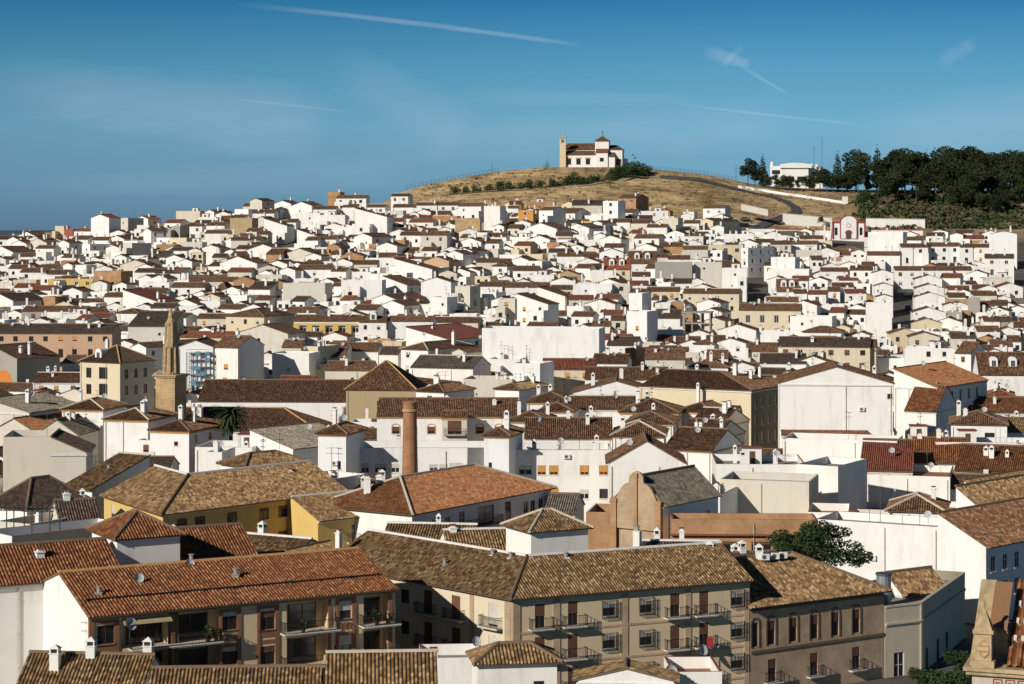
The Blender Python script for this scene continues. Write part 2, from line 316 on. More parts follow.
# ---------------------------------------------------------------- building parts
def slope(mb, pts, mat, per=None, amp=.05, th=.13, under='capd'):
    """a tiled roof slope; pts[0]->pts[1] is the eave; ribs run up the slope"""
    P = [Vector(p) for p in pts]; u = (P[1]-P[0]).normalized(); n = None
    for k in range(2, len(P)):
        c = u.cross(P[k]-P[0])
        if c.length > 1e-3: n = c.normalized(); break
    if n is None: return
    if n.z < 0: n = -n
    v = n.cross(u)
    if v.z < 0: v = -v
    q = [((p-P[0]).dot(u), (p-P[0]).dot(v)) for p in P]; m = len(P)
    if per:
        u0, u1 = min(a for a, b in q), max(a for a, b in q); k0, k1 = math.ceil(u0/per*4), math.floor(u1/per*4)
        us = [u0+1e-4]+[k*per/4 for k in range(k0, k1+1) if u0+1e-3 < k*per/4 < u1-1e-3]+[u1-1e-4]; prev = None
        i0 = len(mb.v); mi = mb.mi(mat)
        for a in us:
            hs = []
            for i in range(m):
                (x0, y0), (x1, y1) = q[i], q[(i+1) % m]
                if abs(x1-x0) > 1e-9 and min(x0, x1) <= a <= max(x0, x1): hs.append(y0+(y1-y0)*(a-x0)/(x1-x0))
            if len(hs) < 2: prev = None; continue
            lo, hi = min(hs), max(hs); off = n*(abs(sin(pi*a/per))*amp*2-amp*.4)
            i = len(mb.v); mb.v += [tuple(P[0]+u*a+v*lo+off), tuple(P[0]+u*a+v*hi+off)]
            if prev is not None:
                mb.f.append((prev[0], i, i+1, prev[0]+1)); mb.m.append(mi); mb.uv += [(prev[1], prev[2]), (a, lo), (a, hi), (prev[1], prev[3])]
            prev = (i, a, lo, hi)
    else:
        pl = P if (P[1]-P[0]).cross(P[2]-P[1]).z > 0 else P
        mb.poly(P, mat, q)
    lowr = [p-n*th for p in P]; mb.poly(lowr[::-1], under)
    for i in range(m): j = (i+1) % m; mb.poly([P[i], lowr[i], lowr[j], P[j]], under)
def cap(mb, a, b, mat, r=.13):
    a, b = Vector(a), Vector(b); d = (b-a).normalized(); s = Vector((d.y, -d.x, 0)).normalized() if abs(d.x)+abs(d.y) > 1e-6 else Vector((1, 0, 0))
    z = Vector((0, 0, 1)); pr = [s*-r*1.4-z*r*.5, s*-r*.8+z*r*.7, z*r*1.1, s*r*.8+z*r*.7, s*r*1.4-z*r*.5]
    p = [a+k for k in pr]; q = [b+k for k in pr]
    for i in range(4): mb.poly([p[i], q[i], q[i+1], p[i+1]], mat)
    mb.poly(p, mat); mb.poly(q[::-1], mat)
def panel(mb, O, U, w, z0, z1, holes, mat, dep=.18):
    xs_ = sorted(set([0, w]+[h[0] for h in holes]+[h[2] for h in holes])); zs = sorted(set([z0, z1]+[h[1] for h in holes]+[h[3] for h in holes]))
    nx_, ny_ = U[1], -U[0]
    def P(u, z, d=0): return (O[0]+U[0]*u-nx_*d, O[1]+U[1]*u-ny_*d, z)
    for i in range(len(xs_)-1):
        a, b = xs_[i], xs_[i+1]; run = None
        for j in range(len(zs)-1):
            c, d = zs[j], zs[j+1]; mx, mz = (a+b)/2, (c+d)/2
            if any(h[0] < mx < h[2] and h[1] < mz < h[3] for h in holes):
                if run is not None: mb.poly([P(a, run), P(b, run), P(b, c), P(a, c)], mat); run = None
            elif run is None: run = c
        if run is not None: mb.poly([P(a, run), P(b, run), P(b, zs[-1]), P(a, zs[-1])], mat)
    for h in holes:
        a, c, b, d = h[:4]; dd = h[4] if len(h) > 4 else dep
        mb.poly([P(a, c), P(b, c), P(b, c, dd), P(a, c, dd)], mat); mb.poly([P(a, d), P(a, d, dd), P(b, d, dd), P(b, d)], mat)
        mb.poly([P(a, c), P(a, c, dd), P(a, d, dd), P(a, d)], mat); mb.poly([P(b, c), P(b, d), P(b, d, dd), P(b, c, dd)], mat)
        mb.poly([P(a, c, dd), P(b, c, dd), P(b, d, dd), P(a, d, dd)], 'glass' if dd < .5 else mat)
CACHE = {}
def cached(key, fn):
    if key not in CACHE: CACHE[key] = fn()
    return CACHE[key]
def r1(x): return round(x*5)/5
def m_simple(w, h, st):
    m = MB(); fr = {'w': 'fwhite', 'b': 'fbrown', 'o': 'blindo', 'n': 'fwhite', 'r': 'blindb'}[st]; t = .09
    m.box(-w/2, w/2, .10, .13, 0, h, 'glass')
    m.box(-w/2, -w/2+t, .05, .098, 0, h, fr); m.box(w/2-t, w/2, .05, .098, 0, h, fr); m.box(-w/2+t, w/2-t, .05, .098, 0, t, fr); m.box(-w/2+t, w/2-t, .05, .098, h-t, h, fr)
    if w > 1: m.box(-.04, .04, .06, .095, t, h-t, fr)
    if st in 'or': m.box(-w/2+.01, w/2-.01, .03, .048, h*.3, h-.01, 'blindo' if st == 'o' else 'blindb')
    if st == 'n': m.box(-w/2+.01, w/2-.01, .03, .048, h*.55, h-.01, 'blindw')
    m.box(-w/2-.1, w/2+.1, -.08, .0, -.09, -.003, 'copw')
    return m.mesh('window')
def m_frame(w, h, fr, mull=True):
    m = MB(); t = .07
    for a in ((-w/2, -w/2+t, 0, h), (w/2-t, w/2, 0, h), (-w/2+t, w/2-t, 0, t), (-w/2+t, w/2-t, h-t, h)): m.box(a[0], a[1], .08, .15, a[2], a[3], fr)
    if mull: m.box(-.035, .035, .09, .145, t, h-t, fr); 
    if h > 1.6: m.box(-w/2+t, w/2-t, .095, .14, h*.62, h*.62+.05, fr)
    return m.mesh('window')
def m_pane(w, h): m = MB(); m.box(-w/2+.05, w/2-.05, .115, .13, .05, h-.05, 'glass'); return m.mesh('pane')
def m_sill(w, mat): m = MB(); m.box(-w/2-.1, w/2+.1, -.1, .05, -.1, -.003, mat); return m.mesh('sill')
def m_blind(w, h, mat, fr):
    m = MB(); z = h
    while z > h*(1-fr): m.box(-w/2+.01, w/2-.01, .035, .06, z-.10, z-.015, mat); z -= .11
    m.box(-w/2+.01, w/2-.01, .062, .07, h*(1-fr), h-.01, mat); return m.mesh('blind')
def bars(m, x0, x1, y, z0, z1, step=.13, mat='iron', r=.012):
    n = max(1, int(abs(x1-x0)/step))
    for i in range(n+1): x = x0+(x1-x0)*i/n; m.box(x-r, x+r, y-r, y+r, z0, z1, mat)
def m_grille(w, h, d=.28):
    m = MB(); a, b = -w/2-.12, w/2+.12; z0, z1 = -.15, h+.15; bars(m, a, b, -d, z0, z1, .14)
    for z in (z0, (z0+z1)/2, z1): m.box(a, b, -d-.014, -d+.014, z-.015, z+.015, 'iron'); m.box(a-.014, a+.014, -d+.014, 0, z-.015, z+.015, 'iron'); m.box(b-.014, b+.014, -d+.014, 0, z-.015, z+.015, 'iron')
    for x in (a, b):
        for y in (-d*.33, -d*.66): m.box(x-.012, x+.012, y-.012, y+.012, z0, z1, 'iron')
    return m.mesh('grille')
def m_slab(w, d, mat='conc', edge='copw'): m = MB(); m.box(-w/2, w/2, -d, -.003, -.16, 0, mat); m.box(-w/2-.03, w/2+.03, -d-.03, -.003, -.06, .015, edge); return m.mesh('balcony')
def m_rail(w, d, h=1.0, step=.13):
    m = MB(); y = -d+.06; bars(m, -w/2+.04, w/2-.04, y, .02, h, step)
    for x in (-w/2+.04, w/2-.04):
        n = max(1, int(d/.13))
        for i in range(1, n): yy = y+(d-.06)*i/n; m.box(x-.012, x+.012, yy-.012, yy+.012, .02, h, 'iron')
        m.box(x-.02, x+.02, y, -.003, h-.02, h+.02, 'iron'); m.box(x-.015, x+.015, y, -.003, .08, .11, 'iron')
    m.box(-w/2+.02, w/2-.02, y-.02, y+.02, h-.02, h+.025, 'iron'); m.box(-w/2+.02, w/2-.02, y-.015, y+.015, .08, .11, 'iron'); return m.mesh('railing')
def opening(par, O, U, o, wall_n=None):
    """fit a window or balcony door into a hole; o = dict(k,u,z,w,h,...)"""
    w, h = o['w'], o['h']; rz = atan2(U[1], U[0]); loc = (O[0]+U[0]*o['u'], O[1]+U[1]*o['u'], o['z']); k = o.get('k', 'w')
    if k in ('w', 'b', 'o', 'n', 'r') and o.get('far', True):
        return link('window', cached(('s', r1(w), r1(h), k), lambda: m_simple(w, h, k)), par, loc, rz)
    fr = o.get('fr', 'fwhite'); nm = 'balcony_door' if h > 1.9 else 'window'
    if k == 'loggia':
        if o.get('bw'): bal(par, loc, rz, o['bw'], o.get('bd', 1.2), o.get('be', 'copw'))
        dm = MB(); dm.box(-w*.3, w*.3, o['dep']-.12, o['dep']-.02, 0, 2.1, 'glass'); dm.box(-w*.3-.08, -w*.3, o['dep']-.16, o['dep']-.02, 0, 2.18, fr); dm.box(w*.3, w*.3+.08, o['dep']-.16, o['dep']-.02, 0, 2.18, fr); dm.box(-.04, .04, o['dep']-.16, o['dep']-.122, 0, 2.1, fr)
        return dm.build('balcony_door', par, loc, rz)
    f = link(nm, cached(('f', r1(w), r1(h), fr), lambda: m_frame(w, h, fr)), par, loc, rz)
    link('pane', cached(('p', r1(w), r1(h)), lambda: m_pane(w, h)), f)
    if h < 1.9: link('sill', cached(('l', r1(w), o.get('sm', 'copw')), lambda: m_sill(w, o.get('sm', 'copw'))), f)
    if 'bl' in o: link('blind', cached(('b', r1(w), r1(h), o['bl'], o.get('bf', .6)), lambda: m_blind(w, h, o['bl'], o.get('bf', .6))), f)
    if k == 'grille': link('grille', cached(('g', r1(w), r1(h)), lambda: m_grille(w, h)), f)
    if k == 'arch':
        m = MB(); t = .16
        m.box(-w/2-t, -w/2, -.06, -.003, -.05, h, o['tm']); m.box(w/2, w/2+t, -.06, -.003, -.05, h, o['tm']); pts = []
        for i in range(9): a = pi*i/8; pts.append((cos(a), sin(a)))
        for i in range(8):
            (a, b), (c, d) = pts[i], pts[i+1]; ro, ri = w/2+t, w/2; hh = .55
            m.prism([(ri*a, -.06, h+b*hh*.7), (ro*a, -.06, h+b*(hh*.7+t)), (ro*c, -.06, h+d*(hh*.7+t)), (ri*c, -.06, h+d*hh*.7)], (0, .057, 0), o['tm'])
        link('surround', m.mesh('surround'), f)
    if o.get('bw'): bal(par, loc, rz, o['bw'], o.get('bd', .7), o.get('be', 'copw'))
    return f
def bal(par, loc, rz, bw, bd, be='copw'):
    b = link('balcony', cached(('bs', r1(bw), bd, be), lambda: m_slab(bw, bd, 'conc', be)), par, loc, rz)
    link('railing', cached(('br', r1(bw), bd), lambda: m_rail(bw, bd)), b)
def m_chim(w, h, mat, kind):
    m = MB(); m.box(-w/2, w/2, -w/2, w/2, -2.2, h, mat)
    if kind == 0: m.box(-w/2-.08, w/2+.08, -w/2-.08, w/2+.08, h, h+.1, mat); m.box(-w*.32, w*.32, -w*.32, w*.32, h+.1, h+.35, mat); m.box(-w/2, w/2, -w/2, w/2, h+.35, h+.43, 'cop')
    elif kind == 1:
        m.box(-w/2-.06, w/2+.06, -w/2-.06, w/2+.06, h, h+.08, mat)
        for a in (-1, 1):
            for b in (-1, 1): x, y = a*(w/2-.06), b*(w/2-.06); m.box(x-.05, x+.05, y-.05, y+.05, h+.08, h+.42, mat)
        m.box(-w/2+.12, w/2-.12, -w/2+.12, w/2-.12, h+.08, h+.42, 'iron')
        q = w/2+.08; A = [(-q, -q, h+.42), (q, -q, h+.42), (q, q, h+.42), (-q, q, h+.42)]; m.poly(A[::-1], mat)
        for i in range(4): m.poly([A[i], A[(i+1) % 4], (0, 0, h+.78)], mat)
    elif kind == 2:
        m.box(-w/2-.05, w/2+.05, -w/2-.05, w/2+.05, h, h+.07, mat); m.tube((0, 0, h+.07), (0, 0, h+.5), w*.3, 'conc', 8); m.tube((0, 0, h+.5), (0, 0, h+.56), w*.45, 'conc', 8)
    else: m.tube((0, 0, -2), (0, 0, h+.2), w*.28, 'conc', 8); m.tube((0, 0, h+.2), (0, 0, h+.4), w*.42, 'conc', 8)
    return m.mesh('chimney')
def chimney(par, loc, w=.6, h=1.4, mat='X', kind=None):
    kind = random.choice((0, 0, 1, 1, 2)) if kind is None else kind
    return link('chimney', cached(('c', round(w, 1), round(h, 1), mat, kind), lambda: m_chim(w, h, mat, kind)), par, loc)
def m_ant(h, v):
    m = MB(); m.tube((0, 0, -1.5), (0, 0, h), .03, 'wire', 4); 
    for k in range(2):
        z = h-.1-k*.7; m.tube((-.7, 0, z), (.6, 0, z), .02, 'wire', 4)
        for i in range(6+v): x = -.65+i*1.2/(5+v); l = .28-.02*i; m.tube((x, -l, z), (x, l, z), .014, 'wire', 3)
    return m.mesh('antenna')
def antenna(par, loc, h=2.6, rz=None): return link('antenna', cached(('a', round(h, 1), 0), lambda: m_ant(h, 0)), par, loc, random.uniform(0, 3) if rz is None else rz)
def m_dish(r):
    m = MB(); n = 14; d = Vector((.25, -.9, .42)).normalized(); x = d.cross(Vector((0, 0, 1))).normalized(); y = d.cross(x); c = Vector((0, 0, .7)); rg = []
    for k in range(4): q = r*k/3; rg.append([c+(x*cos(2*pi*i/n)+y*sin(2*pi*i/n))*q+d*(q*q/r*.35) for i in range(n)])
    for k in range(3):
        for i in range(n):
            j = (i+1) % n; a = [rg[k][i], rg[k][j], rg[k+1][j], rg[k+1][i]]; m.poly(a, 'dish'); m.poly([p-d*.02 for p in a[::-1]], 'dish')
    m.tube((0, .05, -.4), (0, .05, .7), .03, 'wire', 5); m.tube(c, c+d*r*.9, .015, 'wire', 4); e = c+d*r*.9; m.box(e.x-.05, e.x+.05, e.y-.05, e.y+.05, e.z-.05, e.z+.05, 'dish')
    return m.mesh('satellite_dish')
def dish(par, loc, r=.45, rz=0): return link('satellite_dish', cached(('d', round(r, 1)), lambda: m_dish(r)), par, loc, rz)
def m_ac():
    m = MB(); m.box(-.42, .42, -.32, -.003, 0, .6, 'fwhite'); m.tube((-.1, -.33, .3), (-.1, -.345, .3), .22, 'wire', 12); m.box(-.4, -.36, -.3, 0, -.06, -.003, 'wire'); m.box(.36, .4, -.3, 0, -.06, -.003, 'wire'); return m.mesh('air_conditioner')
def acunit(par, loc, rz=0): return link('air_conditioner', cached('ac', m_ac), par, loc, rz)
def m_dormer(w, h, arch):
    m = MB(); d = 2.2; n = 8; pts = [(-w/2, 0), (w/2, 0), (w/2, h)]
    pts += [(cos(pi*i/n)*w/2, h+sin(pi*i/n)*w*.5) for i in range(1, n)] if arch else [(0, h+w*.35)]
    pts += [(-w/2, h)]; P = [(a, 0, b) for a, b in pts]; m.prism(P[::1], (0, d, 0), 'X'); return m.mesh('dormer')
def m_dwin(w, h):
    m = MB(); m.box(-w/2, w/2, -.03, -.004, 0, h, 'glass'); 
    for a in ((-w/2-.06, -w/2), (w/2, w/2+.06), (-.03, .03)): m.box(a[0], a[1], -.05, -.004-.027*(a[0] > -.1 and a[1] < .1), 0, h, 'fwhite')
    return m.mesh('window')
def offs(pts, d):
    """offset a 2D polyline to its left (inwards) by d with mitres"""
    out_ = []; n = len(pts)
    for i in range(n):
        ds = []
        if i: a, b = pts[i-1], pts[i]; L = hypot(b[0]-a[0], b[1]-a[1]); ds.append(((b[0]-a[0])/L, (b[1]-a[1])/L))
        if i < n-1: a, b = pts[i], pts[i+1]; L = hypot(b[0]-a[0], b[1]-a[1]); ds.append(((b[0]-a[0])/L, (b[1]-a[1])/L))
        if len(ds) == 1: out_.append((pts[i][0]-ds[0][1]*d, pts[i][1]+ds[0][0]*d))
        else:
            n1, n2 = (-ds[0][1], ds[0][0]), (-ds[1][1], ds[1][0]); mx, my = n1[0]+n2[0], n1[1]+n2[1]; k = 2*d/(mx*mx+my*my); out_.append((pts[i][0]+mx*k, pts[i][1]+my*k))
    return out_
def ext(pts, a, b):
    """lengthen a polyline by a at its start, b at its end"""
    p = list(pts)
    d = (p[1][0]-p[0][0], p[1][1]-p[0][1]); L = hypot(*d); p[0] = (p[0][0]-d[0]/L*a, p[0][1]-d[1]/L*a)
    d = (p[-1][0]-p[-2][0], p[-1][1]-p[-2][1]); L = hypot(*d); p[-1] = (p[-1][0]+d[0]/L*b, p[-1][1]+d[1]/L*b); return p
def v3(p, z): return Vector((p[0], p[1], z))
def gable_roof(wm, rm, pts, D, H, rise, ends, rmat, wmat, per, shed=False, capm='capt', oh=.35, asym=.5, corn=None):
    """wm/rm: wall and roof MBs.  pts: eave line seen from outside, left to right."""
    rd = D if shed else D*asym; s1 = rise/rd; eo = .12 if ends[0] == 'g' else oh; e1 = .12 if ends[1] == 'g' else oh
    E = ext(offs(pts, -oh), eo if ends[0] == 'g' else oh, e1 if ends[1] == 'g' else oh); ze = H-oh*s1+.14
    Rg = offs(pts, rd); Rg = ext(Rg, .12 if ends[0] == 'g' else -rd, .12 if ends[1] == 'g' else -rd); zr = H+rise+.14
    n = len(pts)
    for i in range(n-1): slope(rm, [v3(E[i], ze), v3(E[i+1], ze), v3(Rg[i+1], zr), v3(Rg[i], zr)], rmat, per)
    B = offs(pts, D)
    if not shed:
        s2 = rise/(D-rd); zb = H-oh*s2+.14; BB = ext(offs(pts, D+oh), eo if ends[0] == 'g' else oh, e1 if ends[1] == 'g' else oh)
        for i in range(n-1): slope(rm, [v3(BB[i+1], zb), v3(BB[i], zb), v3(Rg[i], zr), v3(Rg[i+1], zr)], rmat, per)
        if ends[0] == 'h': slope(rm, [v3(BB[0], zb), v3(E[0], ze), v3(Rg[0], zr)], rmat, per); cap(rm, v3(E[0], ze+.08), v3(Rg[0], zr+.08), capm); cap(rm, v3(BB[0], zb+.08), v3(Rg[0], zr+.08), capm)
        if ends[1] == 'h': slope(rm, [v3(E[-1], ze), v3(BB[-1], zb), v3(Rg[-1], zr)], rmat, per); cap(rm, v3(E[-1], ze+.08), v3(Rg[-1], zr+.08), capm); cap(rm, v3(BB[-1], zb+.08), v3(Rg[-1], zr+.08), capm)
    for i in range(n-1): cap(rm, v3(Rg[i], zr+.05), v3(Rg[i+1], zr+.05), capm)
    for i in range(1, n-1): cap(rm, v3(E[i], ze+.08), v3(Rg[i], zr+.08), 'capd')
    R0 = offs(pts, rd)
    if ends[0] == 'g':
        wm.poly([v3(B[0], H), v3(pts[0], H), v3(R0[0], H+rise)] if not shed else [v3(B[0], H), v3(pts[0], H), v3(R0[0], H+rise)], wmat)
    if ends[1] == 'g': wm.poly([v3(pts[-1], H), v3(B[-1], H), v3(R0[-1], H+rise)], wmat)
    if shed:
        for i in range(n-1): wm.poly([v3(B[i+1], H), v3(B[i], H), v3(B[i], H+rise), v3(B[i+1], H+rise)], wmat)
def walls(wm, foot, H, holes, wmat, z0=-4, ztop=None):
    n = len(foot)
    for i in range(n):
        a, b = foot[i], foot[(i+1) % n]; L = hypot(b[0]-a[0], b[1]-a[1]); U = ((b[0]-a[0])/L, (b[1]-a[1])/L)
        panel(wm, a, U, L, z0, H, [(o['u']-o['w']/2, o['z'], o['u']+o['w']/2, o['z']+o['h'], o.get('dep', .18)) for o in holes.get(i, [])], wmat if isinstance(wmat, str) else wmat[i])
def edge(foot, i):
    a, b = foot[i], foot[(i+1) % len(foot)]; L = hypot(b[0]-a[0], b[1]-a[1]); return a, ((b[0]-a[0])/L, (b[1]-a[1])/L), L
HOUSES = []
def place(x0, x1, ye, D, th, H, Y=None):
    """front left corner on the ray of (x0, ye), right corner on the column x1"""
    t = R(th)
    if Y is None: Y = hitY(x0, ye, H) or 872
    XL = (x0-512)/F*Y; u = (x1-512)/F; w_ = (u*Y-XL)/(cos(t)-u*sin(t)); return XL, Y, w_, (HY-ye)/F*Y
ROOFN = {'r': 'rb', 'R': 'rr', 'o': 'ro', 'd': 'rd', 'g': 'rg', 'x': 'rx', 'u': 'ru'}
def auto_openings(L, H, near, dens=1.0, rows=3, st=None, wst='wbnor'):
    res = []; n = max(1, int(L/3.4*dens)); style = random.choice(wst)
    if L < 2.2: return res
    ww = random.choice((.9, 1.0, 1.1, 1.2)); full = random.random() < .35
    for k in range(rows):
        zt = H-.75-3.0*k
        if zt < 2: break
        for i in range(n):
            if random.random() < .12: continue
            u = L*(i+.5)/n+random.uniform(-.15, .15); hh = 2.1 if (k == 1 and full) else 1.25
            if u-ww/2 < .2 or u+ww/2 > L-.2: continue
            st_ = style if random.random() < .7 else random.choice('wbnor')
            o = dict(k=st_, u=u, z=zt-hh, w=ww, h=hh)
            if near: o.update(far=False, fr='fbrown' if st_ in 'bor' else 'fwhite'); 
            if near and st_ in 'onr': o.update(bl={'o': 'blindo', 'n': 'blindw', 'r': 'blindb'}[st_], bf=random.choice((.4, .7, .9)))
            if hh > 2 and Ydet[0] < 560: o['bw'] = 1.6; o['bd'] = .5
            res.append(o)
    return res
Ydet = [0]
def house(x0, x1, ye, D=9, th=-8, rf='x', st=2, wl='W', rc='r', wn='w', lab=None, short=None, Y=None, rise=None, ends='gg', ch=None, cat='house', name='house', corn=None, dorm=0, capm=None, front=None, side=None, left=None, Hm=None, fan=True, sy=None):
    H = Hm or st*3.0+.6
    if wl == 'W' and not lab and random.random() < .13: wl = 'K'
    if ye < 345 and Y is None and rise is None and not dorm: D *= .82
    XL, YL, W, ze = place(x0, x1, ye, D, th, H, Y)
    t = R(th); c_, s_t = cos(t), sin(t)
    cx, cy = XL+c_*W/2-s_t*D/2, YL+s_t*W/2+c_*D/2
    gz = min(g(cx, cy), ze-3.2); H = ze-gz
    Ydet[0] = YL; near = YL < 300; per = .30 if YL < 470 else None
    rt = root(name, (cx, cy, gz), t); foot = [(-W/2, -D/2), (W/2, -D/2), (W/2, D/2), (-W/2, D/2)]
    wm, rm = MB(), MB(); holes = {}
    if front is not None: holes[0] = front
    elif 'w' in wn or 'a' in wn: holes[0] = auto_openings(W, H, near, rows=3 if st > 2 else 2)
    elif not lab and random.random() < .5 and W > 4: holes[0] = [dict(k='b', u=W*random.uniform(.25, .75), z=H-2.4, w=.7, h=.7)]
    if side is not None: holes[1] = side
    elif ('s' in wn or 'a' in wn or (not lab and random.random() < .45)) and th < 5 and 'q' not in wn: holes[1] = auto_openings(D, H, near, .8, rows=3 if st > 2 else 2)
    if left is not None: holes[3] = left
    elif 'l' in wn: holes[3] = auto_openings(D, H, near, .7)
    for hl in holes.values():
        for o in hl:
            if o['z'] < 0: o['z'] += H
    rmat = ROOFN[rc]; cm = capm or random.choice(('capt', 'capd', 'capd', 'capd', 'capd')); sl_ = .42 if YL < 330 else (.36 if YL < 520 else .30)
    topz = H
    if rf == 'f':
        ph = .95 if W > 3 else .4; q = .22; walls(wm, foot, H, holes, wl); rcm = cm
        inn = [(-W/2+q, -D/2+q), (W/2-q, -D/2+q), (W/2-q, D/2-q), (-W/2+q, D/2-q)]
        cp = 'cop' if rc == 'R' else 'copw'
        for i in range(4):
            j = (i+1) % 4; a, b, c2, d2 = foot[i], foot[j], inn[j], inn[i]
            rm.poly([v3(a, H), v3(b, H), v3(c2, H), v3(d2, H)], cp); rm.poly([v3(d2, H-.001), v3(c2, H-.001), v3(c2, H-ph), v3(d2, H-ph)], wl if isinstance(wl, str) else wl[0])
        rm.poly([v3(p, H-ph) for p in inn], 'floorr' if random.random() < .5 else 'floorg'); topz = H-ph
        if W > 6 and D > 5 and random.random() < .5 and fan and not lab:
            bx, by = random.uniform(-W/4, W/4), D/4-.3; m = MB(); m.box(bx-1.3, bx+1.3, by-1.2, by+1.2, H-ph+.003, H+1.3, 'X'); m.box(bx-1.45, bx+1.45, by-1.35, by+1.35, H+1.3, H+1.42, 'cop'); m.box(bx-.4, bx+.4, by-1.23, by-1.2, H-ph+.01, H+.9, 'wood'); m.build('stair_hut', rt)
    else:
        if rf == 'y': pts = [(-W/2, D/2), (-W/2, -D/2)]; dd = W; shed = False
        elif rf in 'xh': pts = [foot[0], foot[1]]; dd = D; shed = False; ends = 'hh' if rf == 'h' else ends; rf = 'h' if ends == 'hh' else rf
        elif rf == 'm': pts = [foot[0], foot[1]]; dd = D; shed = True
        elif rf == 's': pts = [foot[1], foot[2]]; dd = W; shed = True
        else: pts = [foot[3], foot[0]]; dd = W; shed = True
        if rf == 'h' and W < D: pts = [foot[3], foot[0]] if True else pts; dd = W
        rs = rise if rise is not None else sl_*(dd if shed else dd/2)
        if shed: rs = min(rs, 3.2) if rise is None else rise
        walls(wm, foot, H, holes, wl); gable_roof(wm, rm, pts, dd, H, rs, ends, rmat, wl if isinstance(wl, str) else wl[0], per, shed, cm, oh=.35 if YL > 330 else .45)
        topz = H+rs*.4
        if corn or (YL < 420 and random.random() < .5):
            k = corn or 'copw'; q = .14; h0, h1 = H-.42, H-.18
            wm.box(-W/2-q, W/2+q, -D/2-q, -D/2-.003, h0, h1, k); wm.box(W/2+.003, W/2+q, -D/2-.003, D/2, h0, h1, k); wm.box(-W/2-q, -W/2-.003, -D/2-.003, D/2, h0, h1, k)
    wo = wm.build('wall', rt); ro = rm.build('roof', rt)
    for i, hl in holes.items():
        O, U, L = edge(foot, i)
        for o in hl: opening(rt, O, U, o)
    if fan and YL > 400 and W > 3.5 and not lab and random.random() < .6 and (H > 6):
        aw, ad, ah = random.uniform(.35, .6)*W, random.uniform(2, 3.5), H-random.uniform(2.2, 3.4); ax = random.choice((-1, 1))*(W-aw)/2*.98; m = MB(); wl0 = wl if isinstance(wl, str) else wl[0]; y1 = -D/2-.004
        m.box(ax-aw/2, ax+aw/2, y1-ad, y1, -4, ah, wl0, 't'); m.box(ax-aw/2, ax+aw/2, y1-ad, y1-ad+.18, ah, ah+.8, wl0); m.box(ax-aw/2, ax-aw/2+.18, y1-ad+.18, y1, ah, ah+.8, wl0); m.box(ax+aw/2-.18, ax+aw/2, y1-ad+.18, y1, ah, ah+.8, wl0); m.poly([(ax-aw/2+.18, y1-ad+.18, ah+.1), (ax+aw/2-.18, y1-ad+.18, ah+.1), (ax+aw/2-.18, y1, ah+.1), (ax-aw/2+.18, y1, ah+.1)], 'floorr')
        an = m.build('annex', rt)
        if aw > 2.2: link('window', cached(('s', 1.0, 1.2, 'b'), lambda: m_simple(1.0, 1.2, 'b')), an, (ax, y1-ad-.14, ah-1.9))
    nch = ch if ch is not None else (random.choice((0, 1, 1, 2) if YL > 480 else (1, 2, 2, 3)) if fan else 0); k = 0
    for _ in range(nch):
        fx, fy = random.uniform(-.38, .38), random.uniform(-.25, .35)
        if rf == 'f': z = topz
        elif rf == 'y': z = H+(rise or sl_*W/2)*(1-abs(fx)*2)
        elif rf in 'xh': z = H+(rise or sl_*D/2)*(1-abs(fy)*2)*.8
        else: z = H+1
        chimney(ro, (fx*W, fy*D, z), random.choice((.5, .6, .7)), random.choice((.8, 1.1, 1.5, 1.9)), 'X')
    for _ in range(3 if YL < 520 else 1):
      if fan and random.random() < .6: antenna(ro, (random.uniform(-.35, .35)*W, random.uniform(-.1, .3)*D, H+.6), random.choice((2.2, 3.0)))
    if fan and YL < 600 and random.random() < .5: dish(ro, (random.uniform(-.4, .4)*W, -D*.12, H+(.25 if rf == 'f' else sl_*D*.35)), .45, random.uniform(-.4, .4))
    if fan and YL < 520 and random.random() < .4 and W > 4: acunit(rt, (random.uniform(-.3, .3)*W, -D/2, H-random.choice((1.2, 4.0, 4.4))))
    if YL < 480 and W > 7:
        def dp(): m = MB(); m.tube((0, -.09, -9.5), (0, -.09, 0), .055, 'capt', 6); [m.box(-.09, .09, -.15, -.003, -z_, -z_+.06, 'capt') for z_ in (1, 4, 7)]; return m.mesh('drainpipe')
        link('drainpipe', cached('dp', dp), rt, (random.choice((-1, 1))*(W/2-.35), -D/2, H-.45))
        if random.random() < .6: link('drainpipe', cached('dp', dp), rt, (random.uniform(-.2, .2)*W, -D/2, H-.45))
    for i in range(dorm):
        u = W*((i+.5)/dorm-.5)*(.75 if dorm > 1 else 1); y = -D/2+D*.16; dz = sl_*D*.16 if rise is None else rise*.32
        dm = link('dormer', cached('dorm', lambda: m_dormer(1.7, 1.5, True)), rt, (u, y, H+dz-.1)); link('window', cached('dwin', lambda: m_dwin(.8, 1.2)), dm, (0, 0, .35))
    HOUSES.append(dict(o=rt, x=(x0+x1)/2, y=ye, rf=rf, wl=wl if isinstance(wl, str) else wl[0], rc=rc, st=st, W=W, lab=lab, short=short, n=nch, cat=cat, Y=YL, foot=(cx, cy, max(W, D)/2), win=sum(len(v) for v in holes.values())))
    if lab: tag(rt, lab, cat)
    return rt
